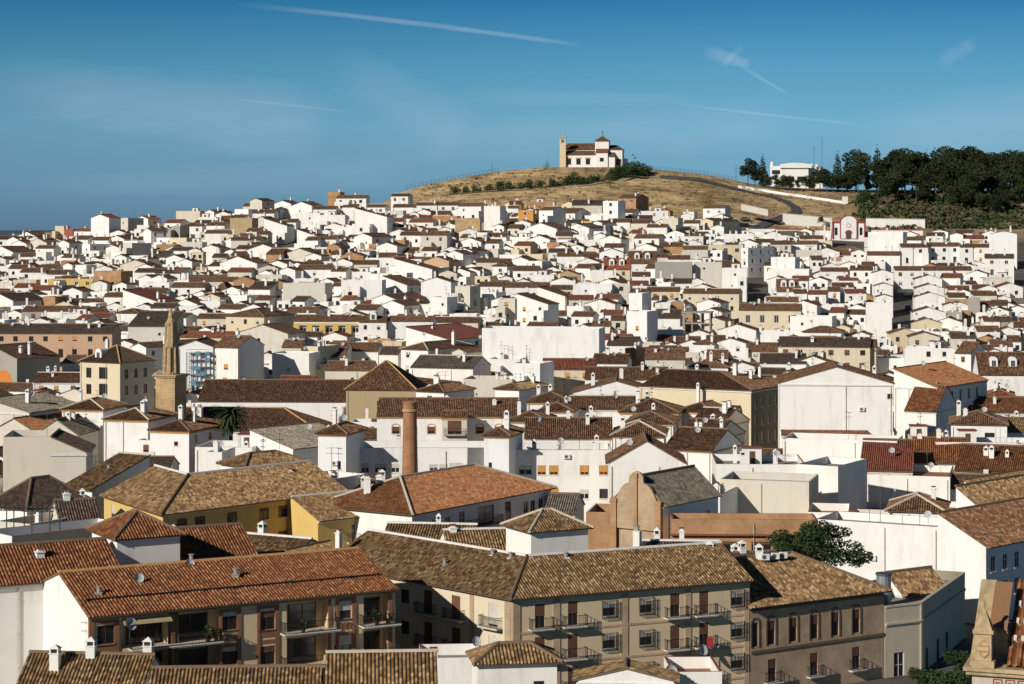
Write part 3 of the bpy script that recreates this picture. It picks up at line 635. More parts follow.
# ---------------------------------------------------------------- houses: left corner, right corner, eave row, depth, turn, roof, storeys, wall, roof tile, windows
T = [
# hillside, far left
(91,109,218,9,-28,'y',4,'W','R','b',dict(lab='tall white gabled house with red tiled roof on the left skyline',short='tall red-roofed skyline house',name='tall_house')),
(119,128,218,10,-40,'f',3,'W','r','b'),(18,35,236,9,-40,'y',2,'W','r','b'),(7,19,240,8,-40,'y',2,'W','r','b'),(28,47,243,9,-40,'y',2,'W','r','s'),
(58,69,243,8,-40,'y',2,'W','r','s'),(-10,13,252,13,-38,'y',2,'W','r','b'),(55,64,226,8,-10,'f',2,'C','r','b'),
(64,73,229,7,-5,'f',2,'V','r','b',dict(lab='small flat red-painted house on the left skyline beside a cream one')),
(74,95,231,8,-30,'x',2,'W','R','w'),(82,90,244,12,-38,'f',2,'W','r','s'),(136,148,219,9,-38,'y',2,'W','o','s',dict(lab='white house with ochre roof at the right end of the left skyline group',short='ochre-roofed skyline house')),
(137,149,225,6,-8,'f',3,'W','R','b'),(151,170,231,8,35,'x',3,'W','r','w'),(109,124,239,10,-35,'y',2,'W','r','s'),(92,108,240,8,-20,'x',2,'W','r','b'),
(123,132,243,12,-35,'f',3,'W','r','b'),(-6,3,236,6,0,'f',2,'W','r','b'),(36,46,252,7,-10,'f',2,'W','r','b'),(57,67,256,8,-20,'y',2,'W','r','b'),
(72,84,262,7,-12,'f',2,'K','r','b'),(84,96,267,7,-12,'m',1,'B','r','b'),(20,46,272,9,-6,'x',2,'W','r','w'),(47,71,274,9,-6,'x',2,'W','r','w'),
(48,93,279,8,-8,'f',2,'Y','r','w',dict(lab='long yellow terrace building with flat roof on the left hillside',short='long yellow terrace')),
(62,92,288,6,-8,'f',1,'C','r','w'),(94,121,271,9,-20,'f',3,'B','r','b',dict(lab='bare orange brick block with blank walls on the left hillside',short='bare orange brick block',cat='building',name='brick_block')),
(120,150,265,9,-15,'y',2,'W','r','b'),(135,155,272,8,-8,'x',2,'W','d','w'),(155,180,273,9,-8,'x',2,'W','d','w'),(145,168,257,8,-8,'m',2,'W','d','w'),
(-5,19,277,7,-6,'f',2,'W','r','w'),(4,17,266,8,-30,'y',2,'W','r','b'),(-14,13,300,15,-38,'y',2,'W','d','b',dict(lab='white gabled house with long dark roof at the left edge')),
(22,43,287,7,-6,'f',1,'C','r','b'),(44,62,285,7,-35,'f',2,'G','r','b'),(108,138,288,7,-6,'f',1,'W','r','w'),(129,147,293,7,-12,'h',1,'W','r','w'),
(139,153,278,8,-30,'y',2,'W','r','b'),
# hillside, second column
(176,200,211,8,-10,'f',2,'W','r','b'),(205,214,212,11,-38,'y',2,'W','r','b'),(198,216,217,7,-10,'f',2,'W','r','b'),(183,202,226,8,-14,'h',2,'W','r','w'),
(217,227,221,7,-10,'x',2,'W','r','w'),(205,228,233,8,-6,'x',2,'W','r','b'),(230,252,218,8,-14,'f',3,'T','r','b',dict(lab='tan stone-walled house without windows near the top of the left hill',short='tan stone house')),
(243,263,206,8,-10,'x',2,'K','r','b'),(253,274,213,9,-8,'x',2,'W','r','b'),(250,262,201,10,-32,'y',2,'W','d','s'),(274,291,204,9,-30,'y',2,'W','r','b'),
(291,312,206,10,-32,'y',2,'W','r','b'),(313,336,209,8,-6,'x',2,'W','r','w'),(296,320,213,7,-10,'f',2,'W','r','b'),(320,345,215,7,-8,'f',2,'W','r','b'),
(303,345,225,5,-6,'f',1,'T','r','b',dict(lab='low stone-walled building under white houses near the top of the hill',cat='building')),(287,296,222,8,-10,'x',2,'W','r','w'),
(264,287,226,9,-16,'s',2,'W','r','b'),(253,270,220,8,-28,'y',2,'W','r','b'),(231,260,240,8,-8,'x',2,'W','d','b'),(180,202,242,7,-10,'f',2,'K','r','b'),
(171,180,226,9,-20,'f',3,'G','r','b'),(201,230,240,7,-8,'f',1,'W','r','b'),(203,228,249,7,-8,'f',1,'B','r','b',dict(lab='low rust-brown brick house with flat roof on the left hillside',short='rust-brown brick house')),
(171,198,253,7,-8,'f',1,'W','r','b'),(220,256,263,9,-28,'y',2,'W','r','b'),(244,282,251,9,-24,'y',2,'W','r','s'),(287,312,253,9,-26,'y',2,'W','r','s'),
(297,319,237,8,-24,'s',2,'W','r','b'),(320,336,239,7,-8,'x',2,'W','r','w',dict(lab='small white house with green shutters high on the hillside')),
(266,281,254,7,-14,'m',2,'B','r','b'),(158,184,272,10,-20,'x',2,'W','r','w'),(189,236,281,8,-5,'x',2,'W','r','b'),(207,225,274,9,-28,'y',1,'W','r','b'),
(268,287,264,10,-26,'y',2,'W','r','s'),(297,331,269,9,-8,'x',2,'W','r','w'),(331,346,271,8,-12,'x',2,'W','r','b'),(256,282,275,8,-8,'f',2,'K','r','w'),
(283,325,283,9,-12,'f',3,'K','r','b',dict(lab='big pale windowless block with a roof terrace in the left middle distance',short='pale windowless block',cat='apartment block',name='pale_block')),
(171,205,287,9,-8,'x',2,'W','r','w'),(209,228,293,9,-20,'h',1,'W','r','b',dict(rise=3)),(248,270,289,8,-16,'m',2,'W','d','b'),(228,247,295,10,-25,'f',2,'W','r','b'),
(203,220,297,9,-25,'y',2,'W','r','s'),(308,329,304,9,-8,'x',1,'C','r','w'),
# hillside, centre
(391,408,196,8,-14,'x',3,'W','d','w',dict(lab='small white house with dark roof at the foot of the grassy hill on the skyline',short='lone white house on the skyline')),
(336,366,198,8,-10,'x',3,'W','r','w'),(328,340,192,7,-15,'f',3,'B','r','b',dict(lab='orange-brown building rising above the skyline left of the grassy hill',short='orange-brown skyline building',cat='building')),
(342,357,207,8,-10,'x',2,'W','r','b'),(367,385,207,8,-12,'x',2,'W','r','w'),(394,414,207,8,-6,'x',2,'W','r','b'),(416,437,205,8,-6,'x',2,'W','r','b'),
(438,458,205,8,-6,'x',2,'W','r','w'),(458,481,206,9,-16,'x',3,'W','r','w'),(484,500,206,9,-18,'f',4,'W','r','b',dict(lab='tall narrow white flat-roofed house left of the stone ruin wall high up')),
(436,457,216,7,-14,'f',2,'B','r','b',dict(lab='half-built orange brick house high in the centre of the town',short='half-built orange brick house')),
(455,480,218,5,-8,'f',3,'ST','r','b',dict(lab='old rubble stone building with blank front high in the centre',short='rubble stone building',cat='building')),(409,433,222,8,-12,'x',2,'W','R','w'),
(355,387,217,9,-16,'s',3,'W','r','b'),(394,415,231,8,-8,'x',2,'C','r','w'),(400,420,235,8,-6,'x',2,'W','r','w'),(421,447,235,9,-12,'x',3,'W','r','w'),
(396,405,240,6,-14,'f',2,'B','r','b'),(354,372,237,15,-35,'y',2,'W','r','s'),(377,397,246,9,-25,'y',2,'W','r','b'),
(410,434,249,6,-8,'f',1,'O','r','w',dict(lab='low orange house among white ones in the upper centre',short='low orange house')),(396,409,257,5,-8,'f',1,'Y','r','b'),
(459,481,242,9,-32,'y',2,'W','r','b'),(477,499,243,9,-12,'x',2,'W','r','w'),(454,472,251,12,-34,'y',2,'W','r','b'),(446,463,254,12,-34,'y',2,'W','r','b'),
(424,449,261,10,-24,'y',2,'P','r','b',dict(lab='peach-coloured gabled house with brown roof in the upper centre',short='peach gabled house')),
(476,497,262,9,-8,'x',2,'W','r','b'),(493,507,266,9,-20,'h',2,'W','r','w'),(485,499,250,8,-8,'x',1,'W','r','b'),(354,377,264,8,-6,'x',2,'W','r','b'),
(365,395,258,8,-8,'f',2,'W','r','b'),(352,371,272,7,-8,'f',2,'W','r','w'),(394,432,269,10,-24,'s',2,'W','r','b'),(378,395,267,6,-6,'f',1,'Y','r','b'),
(342,382,280,9,-6,'f',3,'W','r','b'),(383,407,285,12,-30,'s',2,'W','r','s'),(421,451,282,9,-14,'y',3,'W','r','b',dict(lab='large blank white gabled wall house in the upper centre',short='large blank white gable')),
(455,470,286,8,-26,'f',3,'K','r','b'),(450,470,272,9,-26,'y',2,'W','r','b'),(462,480,271,9,-26,'y',2,'W','r','s'),(479,502,286,8,-6,'x',2,'W','r','b'),
(482,496,292,8,-26,'f',2,'W','r','b'),(498,515,299,9,-10,'f',3,'W','r','w'),(372,396,299,14,-35,'y',2,'W','r','b'),(381,404,305,14,-35,'y',2,'W','r','b'),
(340,352,300,8,-20,'x',2,'W','R','b'),(400,437,304,8,-8,'f',2,'W','r','w'),(430,447,297,9,-22,'f',3,'W','r','b'),(450,464,303,6,-4,'f',2,'W','r','b',dict(front=[dict(k='loggia',u=2.4,z=-4.4,w=3.2,h=3.4,dep=1.0)],lab='white house with a wide blue garage opening in the centre')),
(342,368,305,7,-6,'f',2,'W','r','b'),
# hillside, centre right
(518,533,210,7,-8,'f',3,'O','r','w',dict(lab='bright yellow-orange house with flat roof below the hilltop chapel',short='yellow-orange house')),
(508,518,208,7,-8,'x',2,'W','R','b'),(539,553,210,10,-38,'x',3,'W','r','b'),(555,575,213,14,-34,'x',2,'W','r','w'),(581,592,221,8,-14,'f',2,'Y','r','b'),
(603,618,201,9,-26,'f',4,'W','r','w',dict(lab='square white tower-like house with one upper window below the chapel',short='square white tower house')),
(618,636,198,11,-38,'x',3,'B','r','w',dict(lab='orange brick house with two windows at the foot of the dry hill',short='orange brick house with two windows')),
(527,555,202,7,-4,'f',2,'B','d','b'),(572,602,205,8,-5,'m',2,'K','d','b'),(632,668,211,7,-4,'f',2,'W','r','w'),(524,557,229,12,-34,'y',2,'W','r','s'),
(512,530,237,9,-26,'f',2,'W','r','b'),(571,583,226,13,-36,'y',2,'W','r','s'),(578,589,228,14,-36,'y',2,'W','r','s',dict(lab='white house with blue-trimmed windows on its shaded side, upper centre')),
(592,602,223,12,-36,'y',2,'W','r','s'),(612,630,222,9,-12,'x',2,'W','r','b'),(630,648,223,10,-24,'x',2,'K','r','b'),(647,667,227,8,-10,'x',2,'W','r','b'),
(662,678,218,7,-24,'f',3,'W','r','b'),(600,621,239,10,-24,'y',2,'W','r','b'),(634,659,238,9,-20,'x',2,'W','r','w',dict(lab='white house with reddish shutters and dark roof on the upper slope, right of centre')),
(660,683,246,8,-6,'x',2,'B','r','b'),(557,584,256,8,-5,'x',2,'W','r','b'),(584,598,257,8,-5,'x',2,'W','r','b'),(525,542,261,9,-24,'f',2,'W','r','w'),
(603,630,269,8,-6,'x',2,'C','R','w',dict(dorm=2,rise=3.2,lab='house with red mansard roof and two white dormers above a cream cornice',short='red roof with two dormers')),
(628,656,263,9,-6,'x',2,'W','r','b',dict(dorm=2,rise=3.6,lab='brown-roofed house with two white round-topped dormers, upper centre right',short='brown roof with two round dormers')),
(647,668,257,8,-4,'x',2,'W','r','b'),(668,690,259,8,-4,'x',2,'W','r','b'),(655,692,262,8,-6,'f',3,'G','r','b',dict(lab='long bare grey concrete wall of a windowless building, upper centre right',short='bare grey concrete building',cat='building',name='concrete_building')),
(554,580,275,7,-10,'y',2,'T','r','b',dict(lab='ochre brick gabled shed standing among white houses, centre',short='ochre brick gable',rise=1.4)),
(524,554,275,7,-5,'f',2,'W','R','b'),(505,549,287,9,-4,'x',2,'W','r','b'),(551,588,289,8,-4,'x',2,'C','r','w'),(573,612,284,9,-8,'f',3,'W','r','b'),
(612,630,284,8,-10,'f',3,'W','r','w'),(627,648,285,8,-5,'x',2,'W','R','w'),(632,650,276,8,-5,'x',2,'W','r','b'),(629,643,293,9,-22,'x',3,'W','r','w'),
(647,680,291,8,-5,'x',2,'C','r','w'),(550,561,265,9,-28,'y',1,'W','r','b'),
(703,725,208,9,-24,'x',2,'W','r','w',dict(lab='white house with two dark red windows beside the dirt lot on the hill',short='white house with two red windows')),
(683,694,212,7,-20,'f',2,'W','r','b'),(684,699,223,8,-10,'x',2,'W','r','w'),(699,713,221,24,-34,'y',2,'C','r','w'),(724,754,234,8,-8,'f',2,'W','r','b'),
(735,775,229,6,-6,'f',1,'W','r','b'),(771,791,244,8,-4,'x',2,'W','r','w'),(791,817,244,9,-14,'x',2,'W','r','w'),
(708,742,245,7,-2,'f',2,'C','r','b',dict(front=[dict(k='w',u=u,z=-2.6,w=1.5,h=1.5) for u in (2.2,6.2,10.2)],lab='cream building with three square windows on the right hillside',short='cream building with three windows',cat='building')),
(741,748,248,16,-48,'f',3,'W','r','a'),(694,722,262,8,-6,'f',3,'K','r','b'),(722,747,268,8,-8,'f',3,'W','r','b'),(716,738,267,7,-4,'m',2,'K','r','b'),
(771,795,257,8,-22,'f',3,'W','r','b'),(796,822,250,8,-8,'f',2,'K','r','b'),(768,809,269,9,-16,'f',2,'W','r','b'),
(777,799,291,8,-5,'x',2,'W','r','w',dict(dorm=2,rise=3.4,lab='house with brown roof and two brown arched dormers, right middle distance',short='brown double-dormer house')),
(821,848,271,8,-6,'x',2,'W','r','w'),(839,858,280,8,-4,'x',2,'W','R','w'),(794,807,293,8,-4,'x',2,'W','r','b'),(808,826,294,8,-14,'x',2,'W','R','w'),
(828,840,291,8,-8,'x',2,'W','r','w'),(683,739,293,9,-14,'x',2,'C','r','w'),(683,708,249,8,-4,'x',2,'W','r','b'),(687,700,238,8,-24,'y',1,'W','r','b'),
(776,808,235,6,-4,'m',1,'W','x','b'),
# right hillside
(868,903,232,9,-22,'f',4,'W','r','b',dict(lab='tall blank white building just below the red-trimmed cemetery chapel',short='tall blank white building')),
(931,948,232,8,-22,'y',2,'W','r','b',dict(rise=.8)),(950,963,235,8,-22,'y',2,'W','r','b'),(901,913,247,8,-5,'x',3,'W','r','w'),(913,928,247,8,-5,'x',3,'W','r','w'),
(928,960,246,8,-5,'x',3,'W','r','w',dict(lab='white terrace house with two tall balcony doors on the right hillside',short='white terrace house with tall doors')),
(960,973,247,8,-5,'x',3,'W','r','w'),(973,989,247,8,-12,'x',3,'W','ro'[0],'w'),(990,1017,234,10,-14,'y',4,'W','r','b',dict(rise=1.0,lab='tall white gabled house at the right edge below the pine wood')),
(867,900,255,8,-16,'x',3,'W','r','b'),(895,953,270,8,-4,'x',2,'W','r','w',dict(lab='long white row building closing the top of the shaded street',short='row building closing the street')),
(954,972,270,8,-4,'x',2,'W','r','w'),(972,985,267,8,-4,'f',2,'W','R','b'),(985,1014,258,9,-12,'x',3,'W','d','w'),(850,872,270,9,-12,'x',3,'W','r','w'),
(872,893,273,9,-9,'y',3,'W','r','b'),(874,893,286,9,-9,'y',3,'W','r','b'),(876,892,297,10,-9,'y',3,'W','r','w'),
(915,942,279,10,-6,'y',2,'W','r','b'),(916,943,288,10,-6,'y',2,'W','r','b'),(915,945,297,10,-6,'y',2,'W','r','b'),
(944,964,283,7,-6,'f',1,'T','r','b'),(948,966,297,8,-6,'x',2,'W','r','b'),(972,997,295,8,-8,'x',2,'W','r','w'),(985,1012,277,7,-6,'f',2,'K','r','b'),
(947,968,299,7,-5,'f',2,'BT','r','b',dict(lab='blank tan brick wall house among white houses, far right',short='tan brick wall house')),(968,980,298,8,-12,'f',3,'G','r','b'),
(998,1030,303,9,-4,'x',1,'W','x','w',dict(lab='low white house with grey roof and a blue door at the right edge',short='grey-roofed house with blue door')),
# middle distance, left
(22,44,311,9,-5,'x',2,'G','r','w'),(45,86,311,9,-5,'x',2,'W','r','b'),(60,85,314,7,-4,'f',2,'W','r','b'),(90,109,312,9,28,'x',2,'W','r','w'),
(117,138,313,9,-14,'h',2,'W','r','b'),(123,157,301,13,-30,'s',2,'W','R','b',dict(lab='white house with long dark red roof sloping to the right, left middle distance',short='long dark red sloping roof')),
(106,121,320,6,-5,'f',1,'O','r','b'),(65,79,319,6,-5,'f',1,'B','r','b'),
(-6,112,333,12,-2,'x',4,'P','d','w',dict(lab='long peach apartment block with a dark roof and tan awnings on the left',short='long peach apartment block',cat='apartment block',name='apartment_block',ch=5)),
(128,172,326,14,-6,'m',3,'K','d','b'),(131,146,347,20,-34,'y',3,'W','r','s'),(33,81,382,9,-2,'x',2,'W','r','w',dict(lab='white house with brown roof and shuttered windows left of the cream corner house',corn='copw')),
(-3,23,343,14,-30,'f',3,'W','r','w'),(-8,17,358,14,-30,'s',3,'G','r','b',dict(name='mural_house',lab='grey house with a large orange mural on its wall at the left edge',short='orange mural wall')),
(136,163,385,9,-20,'x',1,'W','r','b'),(62,80,363,8,-8,'x',2,'W','d','b'),(0,24,341,8,-6,'x',3,'W','r','b'),
(180,234,337,9,-10,'x',2,'C','R','b'),(178,213,347,12,-4,'y',4,'W','r','q',dict(fan=False,ch=0,front=[],lab='white gabled house behind the blue scaffolding right of the slender tower')),(213,238,347,12,-22,'x',4,'W','r','w',dict(lab='white house with brown roof and one window, joined to the scaffolded gable')),(237,288,333,12,-20,'y',3,'K','r','b',dict(front=[dict(k='b',u=u,z=z,w=.9,h=1.0) for u,z in ((4,-2.2),(6,-2.2),(4,-6.0),(6,-6.0))],lab='broad pale gabled wall with a few tiny square windows behind the long church roof',short='broad pale gable with tiny windows')),
(272,309,353,9,-12,'f',3,'W','r','b',dict(lab='bright white windowless box house just above the long church roof',short='bright white box house',ch=0)),(303,326,364,8,-8,'f',2,'K','r','b'),
(226,264,316,20,-24,'h',3,'C','r','w',dict(ends='hh',lab='large cream building with hipped brown roof, left of the yellow and white one',short='large cream hipped building',cat='building')),
(197,226,318,8,-6,'x',2,'W','r','w'),
(294,359,321,10,-3,'x',3,'W','r','b',dict(front=[dict(k='n',u=u,z=-2.9,w=1.7,h=2.0) for u in (2.4,5.8,9.2,12.6,16.0)],lab='yellow and white building with five upper windows and a brown roof',short='yellow and white building',name='yellow_building',cat='apartment block')),
(200,220,301,8,-8,'f',2,'W','r','b'),(286,316,312,9,-12,'x',2,'W','r','b'),(282,301,347,8,-5,'x',3,'C','r','w'),(302,318,346,9,-28,'f',3,'C','r','b'),
(323,345,357,16,-4,'x',2,'W','r','b'),(325,372,370,9,-5,'x',2,'W','r','b'),(359,386,322,8,-4,'x',3,'W','r','w',dict(dorm=1)),(388,433,321,8,-5,'x',3,'W','r','b',dict(ch=3)),
(433,478,322,9,-10,'x',2,'W','r','w'),(406,449,338,22,-36,'s',3,'W','R','s',dict(rise=2.6,lab='white walled block with a big dark red roof and dark balconied right side',short='big dark red roof',cat='apartment block')),
(401,428,349,20,-32,'h',3,'W','r','w',dict(capm='capt',lab='white building under a double hipped brown roof with white ridge lines',short='white-ridged hipped roof')),
(343,378,351,9,-6,'x',2,'W','r','b'),(379,398,354,8,-16,'x',2,'W','d','b'),(411,473,367,12,-18,'x',3,'W','x','b',dict(lab='long white house with greyish brown roof and blank grey right gable, centre')),
(411,460,383,12,-6,'x',2,'W','r','w'),(416,444,391,11,-32,'h',3,'W','r','w',dict(lab='small white corner pavilion with hipped roof and dishes right of the pyramid roof',short='small hipped corner pavilion')),
(463,512,379,11,-8,'f',3,'K','r','b',dict(lab='stained cream parapet wall house with two chimneys in the centre',ch=3)),(489,520,359,9,-8,'f',3,'W','r','b'),(452,466,352,20,-34,'y',3,'K','r','s'),
(488,506,328,10,-24,'h',2,'W','d','b'),(482,599,328,13,-10,'f',5,'W','r','b',dict(lab='very long blank cream-white wall of a large building in the centre',fan=False,short='very long blank white wall',cat='building',name='warehouse',ch=0)),
# middle distance, centre right
(505,562,353,10,-8,'x',3,'W','R','b'),(566,584,363,8,-24,'x',2,'W','g','b'),(592,627,363,9,-10,'x',3,'W','r','b',dict(ch=2)),(542,594,369,10,-4,'x',3,'C','R','w',dict(lab='cream house with dark red roof edge and one triple window, centre')),
(607,637,345,9,-12,'x',3,'W','d','b'),(625,636,348,7,-30,'f',3,'B','r','b',dict(lab='narrow orange-plastered house end with one window, centre right',short='narrow orange house end')),
(573,659,393,12,-4,'y',4,'W','r','b',dict(rise=2.2,ch=2,lab='wide low white gable wall crowded with chimneys in front, centre')),(585,668,379,11,-4,'x',3,'W','r','b',dict(ch=5)),
(495,519,389,13,-28,'h',3,'W','g','b'),(513,540,363,9,-20,'f',4,'W','r','b'),
(627,647,311,9,-26,'f',4,'W','r','w',dict(lab='tall modern white house with stepped tower block, centre right',short='tall modern white house')),(629,642,293,7,-26,'f',4,'W','r','b'),
(655,680,318,8,-8,'m',2,'W','d','b'),(655,670,303,8,-4,'f',3,'W','r','b'),(671,684,302,8,-4,'f',3,'B','r','b'),(611,625,320,8,-6,'x',2,'W','r','w'),
(592,610,326,8,-6,'x',2,'W','r','b'),(593,606,323,5,-4,'f',2,'O','r','b'),(567,583,306,9,-22,'f',2,'W','r','b'),(585,615,304,9,-16,'y',2,'W','r','b'),
(538,565,296,10,-22,'s',2,'W','r','b'),(517,548,304,10,-22,'s',3,'W','r','w'),(638,660,343,8,-12,'f',2,'W','r','b'),(645,685,359,10,-5,'x',3,'W','r','b'),
(650,673,382,12,-10,'y',3,'W','r','b'),
(739,801,310,11,-10,'x',3,'C','r','b',dict(front=[dict(k='o' if 0 else 'w',u=u,z=z,w=1.3,h=2.1) for u in (2.4,6.2,10.0,13.8) for z in (-3.4,-6.8)],lab='large cream house with a row of tall windows and thin brown roof, right middle distance',short='large cream house with tall windows',cat='building')),
(718,756,330,10,-14,'y',2,'W','r','b'),(756,790,331,8,-8,'f',2,'W','r','b',dict(ch=3)),(790,832,316,9,-18,'f',3,'W','R','b'),
(803,841,332,10,-14,'h',2,'W','r','w',dict(lab='low white house with dark hipped roof and gate beside it, right middle distance',short='low white hipped house')),
(778,870,346,10,-12,'x',3,'C','d','w',dict(lab='long cream building with dark corrugated roof, right middle distance',short='long dark corrugated roof',cat='building')),
(715,746,343,9,-16,'y',2,'W','r','w'),(690,728,367,10,-10,'h',2,'W','r','b',dict(ch=3)),
(640,751,386,22,-30,'x',5,['C','U','C','C'],'r','b',dict(ends='gh',side=[dict(k='w',u=u,z=z,w=1.1,h=2.0) for u in (2,5,8,11,14,17,20) for z in (-3.2,-6.4,-9.6,-12.8)],ch=5,rise=2.2,lab='tall cream building with brown roof whose shaded side lines the dark street',short='tall cream building on the dark street',cat='apartment block',name='apartment_block')),  # street side: deep shade put into a darker wall colour than the cream
(748,778,351,9,-10,'x',2,'W','r','b'),(760,806,363,10,-8,'x',2,'W','d','b',dict(ch=3)),(783,793,373,7,-16,'y',3,'W','r','w'),(794,832,363,9,-12,'y',2,'W','r','w'),
(694,714,344,9,-14,'h',2,'W','r','b'),(707,728,358,9,-6,'x',2,'W','r','b'),(697,720,303,11,-22,'y',2,'W','r','b'),(700,722,312,11,-22,'y',2,'W','r','w'),(703,725,321,11,-22,'y',2,'K','r','b'),
(767,800,301,8,-4,'x',2,'W','r','w'),(913,944,312,10,-6,'y',2,'W','r','b'),(911,942,323,10,-6,'y',2,'C','r','b'),(909,940,337,11,-8,'y',2,'K','r','w'),
(866,889,323,9,-10,'x',2,'W','r','b',dict(dorm=2,rise=3.4,lab='white house with two white dormers on a brown roof left of the steep shaded street',short='double-dormer house by the steep street')),
(866,891,303,9,-9,'f',4,'W','r','b'),(984,1000,321,8,-4,'x',2,'W','r','b'),(977,1000,331,8,-5,'x',2,'W','r','w'),(1012,1032,327,9,-4,'x',2,'W','r','w'),(1000,1012,321,8,-4,'x',2,'G','r','b'),
(946,962,312,8,-14,'f',2,'G','r','b'),(966,985,326,8,-18,'z',1,'BT','r','b'),(951,976,338,9,-8,'x',2,'K','d','b'),(955,971,353,12,-30,'x',3,'W','r','w'),
(979,1030,374,9,-4,'x',3,'W','r','b',dict(dorm=2,rise=4.2,lab='house with steep brown roof and two wide-set white dormers at the right edge',short='wide-set white dormers')),
(905,953,348,9,-8,'f',3,'W','r','w',dict(ch=2)),(874,915,358,8,-8,'f',2,'W','r','b',dict(ch=2)),(991,1013,346,8,-6,'x',2,'W','r','b'),(850,876,347,8,-12,'x',3,'C','r','w'),
(780,893,383,15,-6,'y',6,'W','r','b',dict(Hm=20,rise=2.6,ch=1,front=[dict(k='b',u=17.5,z=-2.4,w=.8,h=.8)],lab='very wide bright white blank gable wall right of the dark street',short='very wide white gable wall',cat='apartment block',name='apartment_block')),
(894,937,386,24,-34,'s',5,'W','o','q',dict(rise=3.0,ch=0,side=[dict(k='w',u=u,z=z,w=1.1,h=2.0,bw=1.8,bd=.5) for u in (3,7,11,15,19) for z in (-3.0,-6.2,-9.4)],lab='white block with a big orange-brown roof sloping towards its shaded right side',short='big orange-brown roof',cat='apartment block',name='apartment_block')),
(987,1014,396,9,-12,'h',3,'W','R','b'),
# nearer, left
(0,41,400,9,-14,'f',4,'K','r','b'),(-12,29,411,16,-24,'s',4,'K','x','w',dict(rise=2.0)),(62,103,409,11,-10,'h',4,'W','r','b',dict(corn='capo')),
(72,92,422,8,-12,'f',3,'K','r','b'),(104,148,419,12,-14,'h',4,'W','r','b',dict(corn='capo',lab='white house with low hipped roof and cream eaves next to the covered terrace, left')),
(131,173,428,10,-6,'f',3,'W','r','b'),(137,196,440,9,-10,'f',3,'W','r','w'),(150,189,430,15,-18,'h',4,'W','r','b',dict(corn='capo',ch=3)),(195,252,447,10,-6,'f',4,'W','r','b'),
(250,293,445,14,-40,'s',4,'W','x','b',dict(rise=2.2,lab='white gabled wall with shaded grey back slope left of the white stair tower')),
(-10,38,432,15,-24,'y',3,'K','o','b',dict(rise=2.4,lab='house with an orange lean-to roof at the left edge behind the big blank wall',short='orange lean-to roof')),(36,77,434,10,-10,'y',3,'K','x','b',dict(rise=2.4)),
(3,51,437,10,6,'f',5,'K','R','q',dict(ch=0,lab='big blank grey-white wall with a red brown edge at the far left',short='big blank wall at the far left')),(51,86,453,10,6,'s',5,'K','d','q',dict(ch=0,rise=2.0,fan=False,front=[],lab='lower right part of the big blank wall, stepping down beside the mottled roof')),
(62,92,487,10,-34,'m',4,'W','g','b',dict(Hm=13)),
# apartment complex in the centre
(120,318,430,16,-4,'h',3,'W','r','b',dict(Y=402,ch=0,capm='capo',corn='copw',rise=3.6,name='long_roofed_hall',lab='long white building with broad brown roof and orange hip ridge below the church roof',short='broad brown roof with orange hip',cat='building')),
(377,518,416,13,0,'x',5,'W','r','q',dict(Y=355,ch=3,corn='capo',fan=False,lab='white apartment range with round-arched windows behind the brick chimney',short='arched-window apartment range',cat='apartment block',name='apartment_block',
  front=[dict(k='arch',far=False,tm='capo',fr='fbrown',bl='blindb',bf=.6,u=u,z=-3.0,w=1.2,h=1.2) for u in (3.2,6.0,9.2,17.4,20.6)])),
(442,467,417,4,0,'x',4,'W','r','q',dict(Y=350,ch=0,corn='capo',fan=False,front=[dict(k='b',far=False,fr='trimy',bl='blindb',bf=.8,u=2.1,z=-2.9,w=2.3,h=2.3,bw=3.6,bd=.8)])),
(525,612,437,11,-2,'x',4,'W','r','b',dict(Y=322,ch=4,corn='capo')),(570,640,409,10,-2,'x',4,'W','r','b',dict(Y=372,ch=3)),
(509,548,421,9,-8,'h',4,'W','r','b',dict(Y=348,corn='capo')),(539,573,411,9,-8,'h',4,'W','r','b',dict(Y=362,corn='capo')),(527,571,402,9,-6,'h',4,'W','r','b',dict(Y=376,corn='capo')),
(639,684,402,10,-12,'h',4,'W','r','b',dict(Y=378,corn='capo')),(620,678,412,10,-10,'h',4,'W','r','b',dict(Y=360,corn='capo')),(625,673,423,10,-10,'h',4,'W','r','b',dict(Y=344,corn='capo')),
(676,712,411,16,-28,'h',4,'W','r','b',dict(Y=366,corn='capo',ch=2)),(700,738,407,14,-30,'x',5,'W','r','q',dict(Y=372,corn='capo',lab='white end house with ochre eaves and grey-shaded side above the dark street')),
(690,722,424,12,-28,'x',4,'W','r','b',dict(Y=348,corn='capo')),(676,716,436,12,-28,'x',4,'W','r','b',dict(Y=330,corn='capo')),(664,712,448,12,-28,'x',4,'W','r','b',dict(Y=316,corn='capo')),
(613,664,435,10,-6,'h',4,'W','r','b',dict(Y=318,corn='capo',ch=1,lab='white house with wide hipped roof and ochre eaves just behind the plain white gable',short='wide hipped roof with ochre eaves')),
(484,509,435,8,-14,'h',5,'W','r','q',dict(Y=292,corn='capo',ch=1,front=[dict(k='b',u=.9,z=-5,w=.5,h=1.2)],name='stair_tower',lab='white stair tower with hipped roof right of the brick chimney',short='right white stair tower',cat='tower')),
(318,346,433,8,-14,'h',5,'W','r','q',dict(Y=292,corn='capo',ch=1,front=[dict(k='b',u=3.1,z=-5,w=.5,h=1.2)],name='stair_tower',lab='white stair tower with hipped roof left of the brick chimney',short='left white stair tower',cat='tower')),
(358,506,448,10,0,'f',4,'W','r','q',dict(Y=297,ch=2,fan=False,name='apartment_block',cat='apartment block',lab='white terraced apartment front with orange awnings around the brick chimney',short='white apartment front with orange awnings',
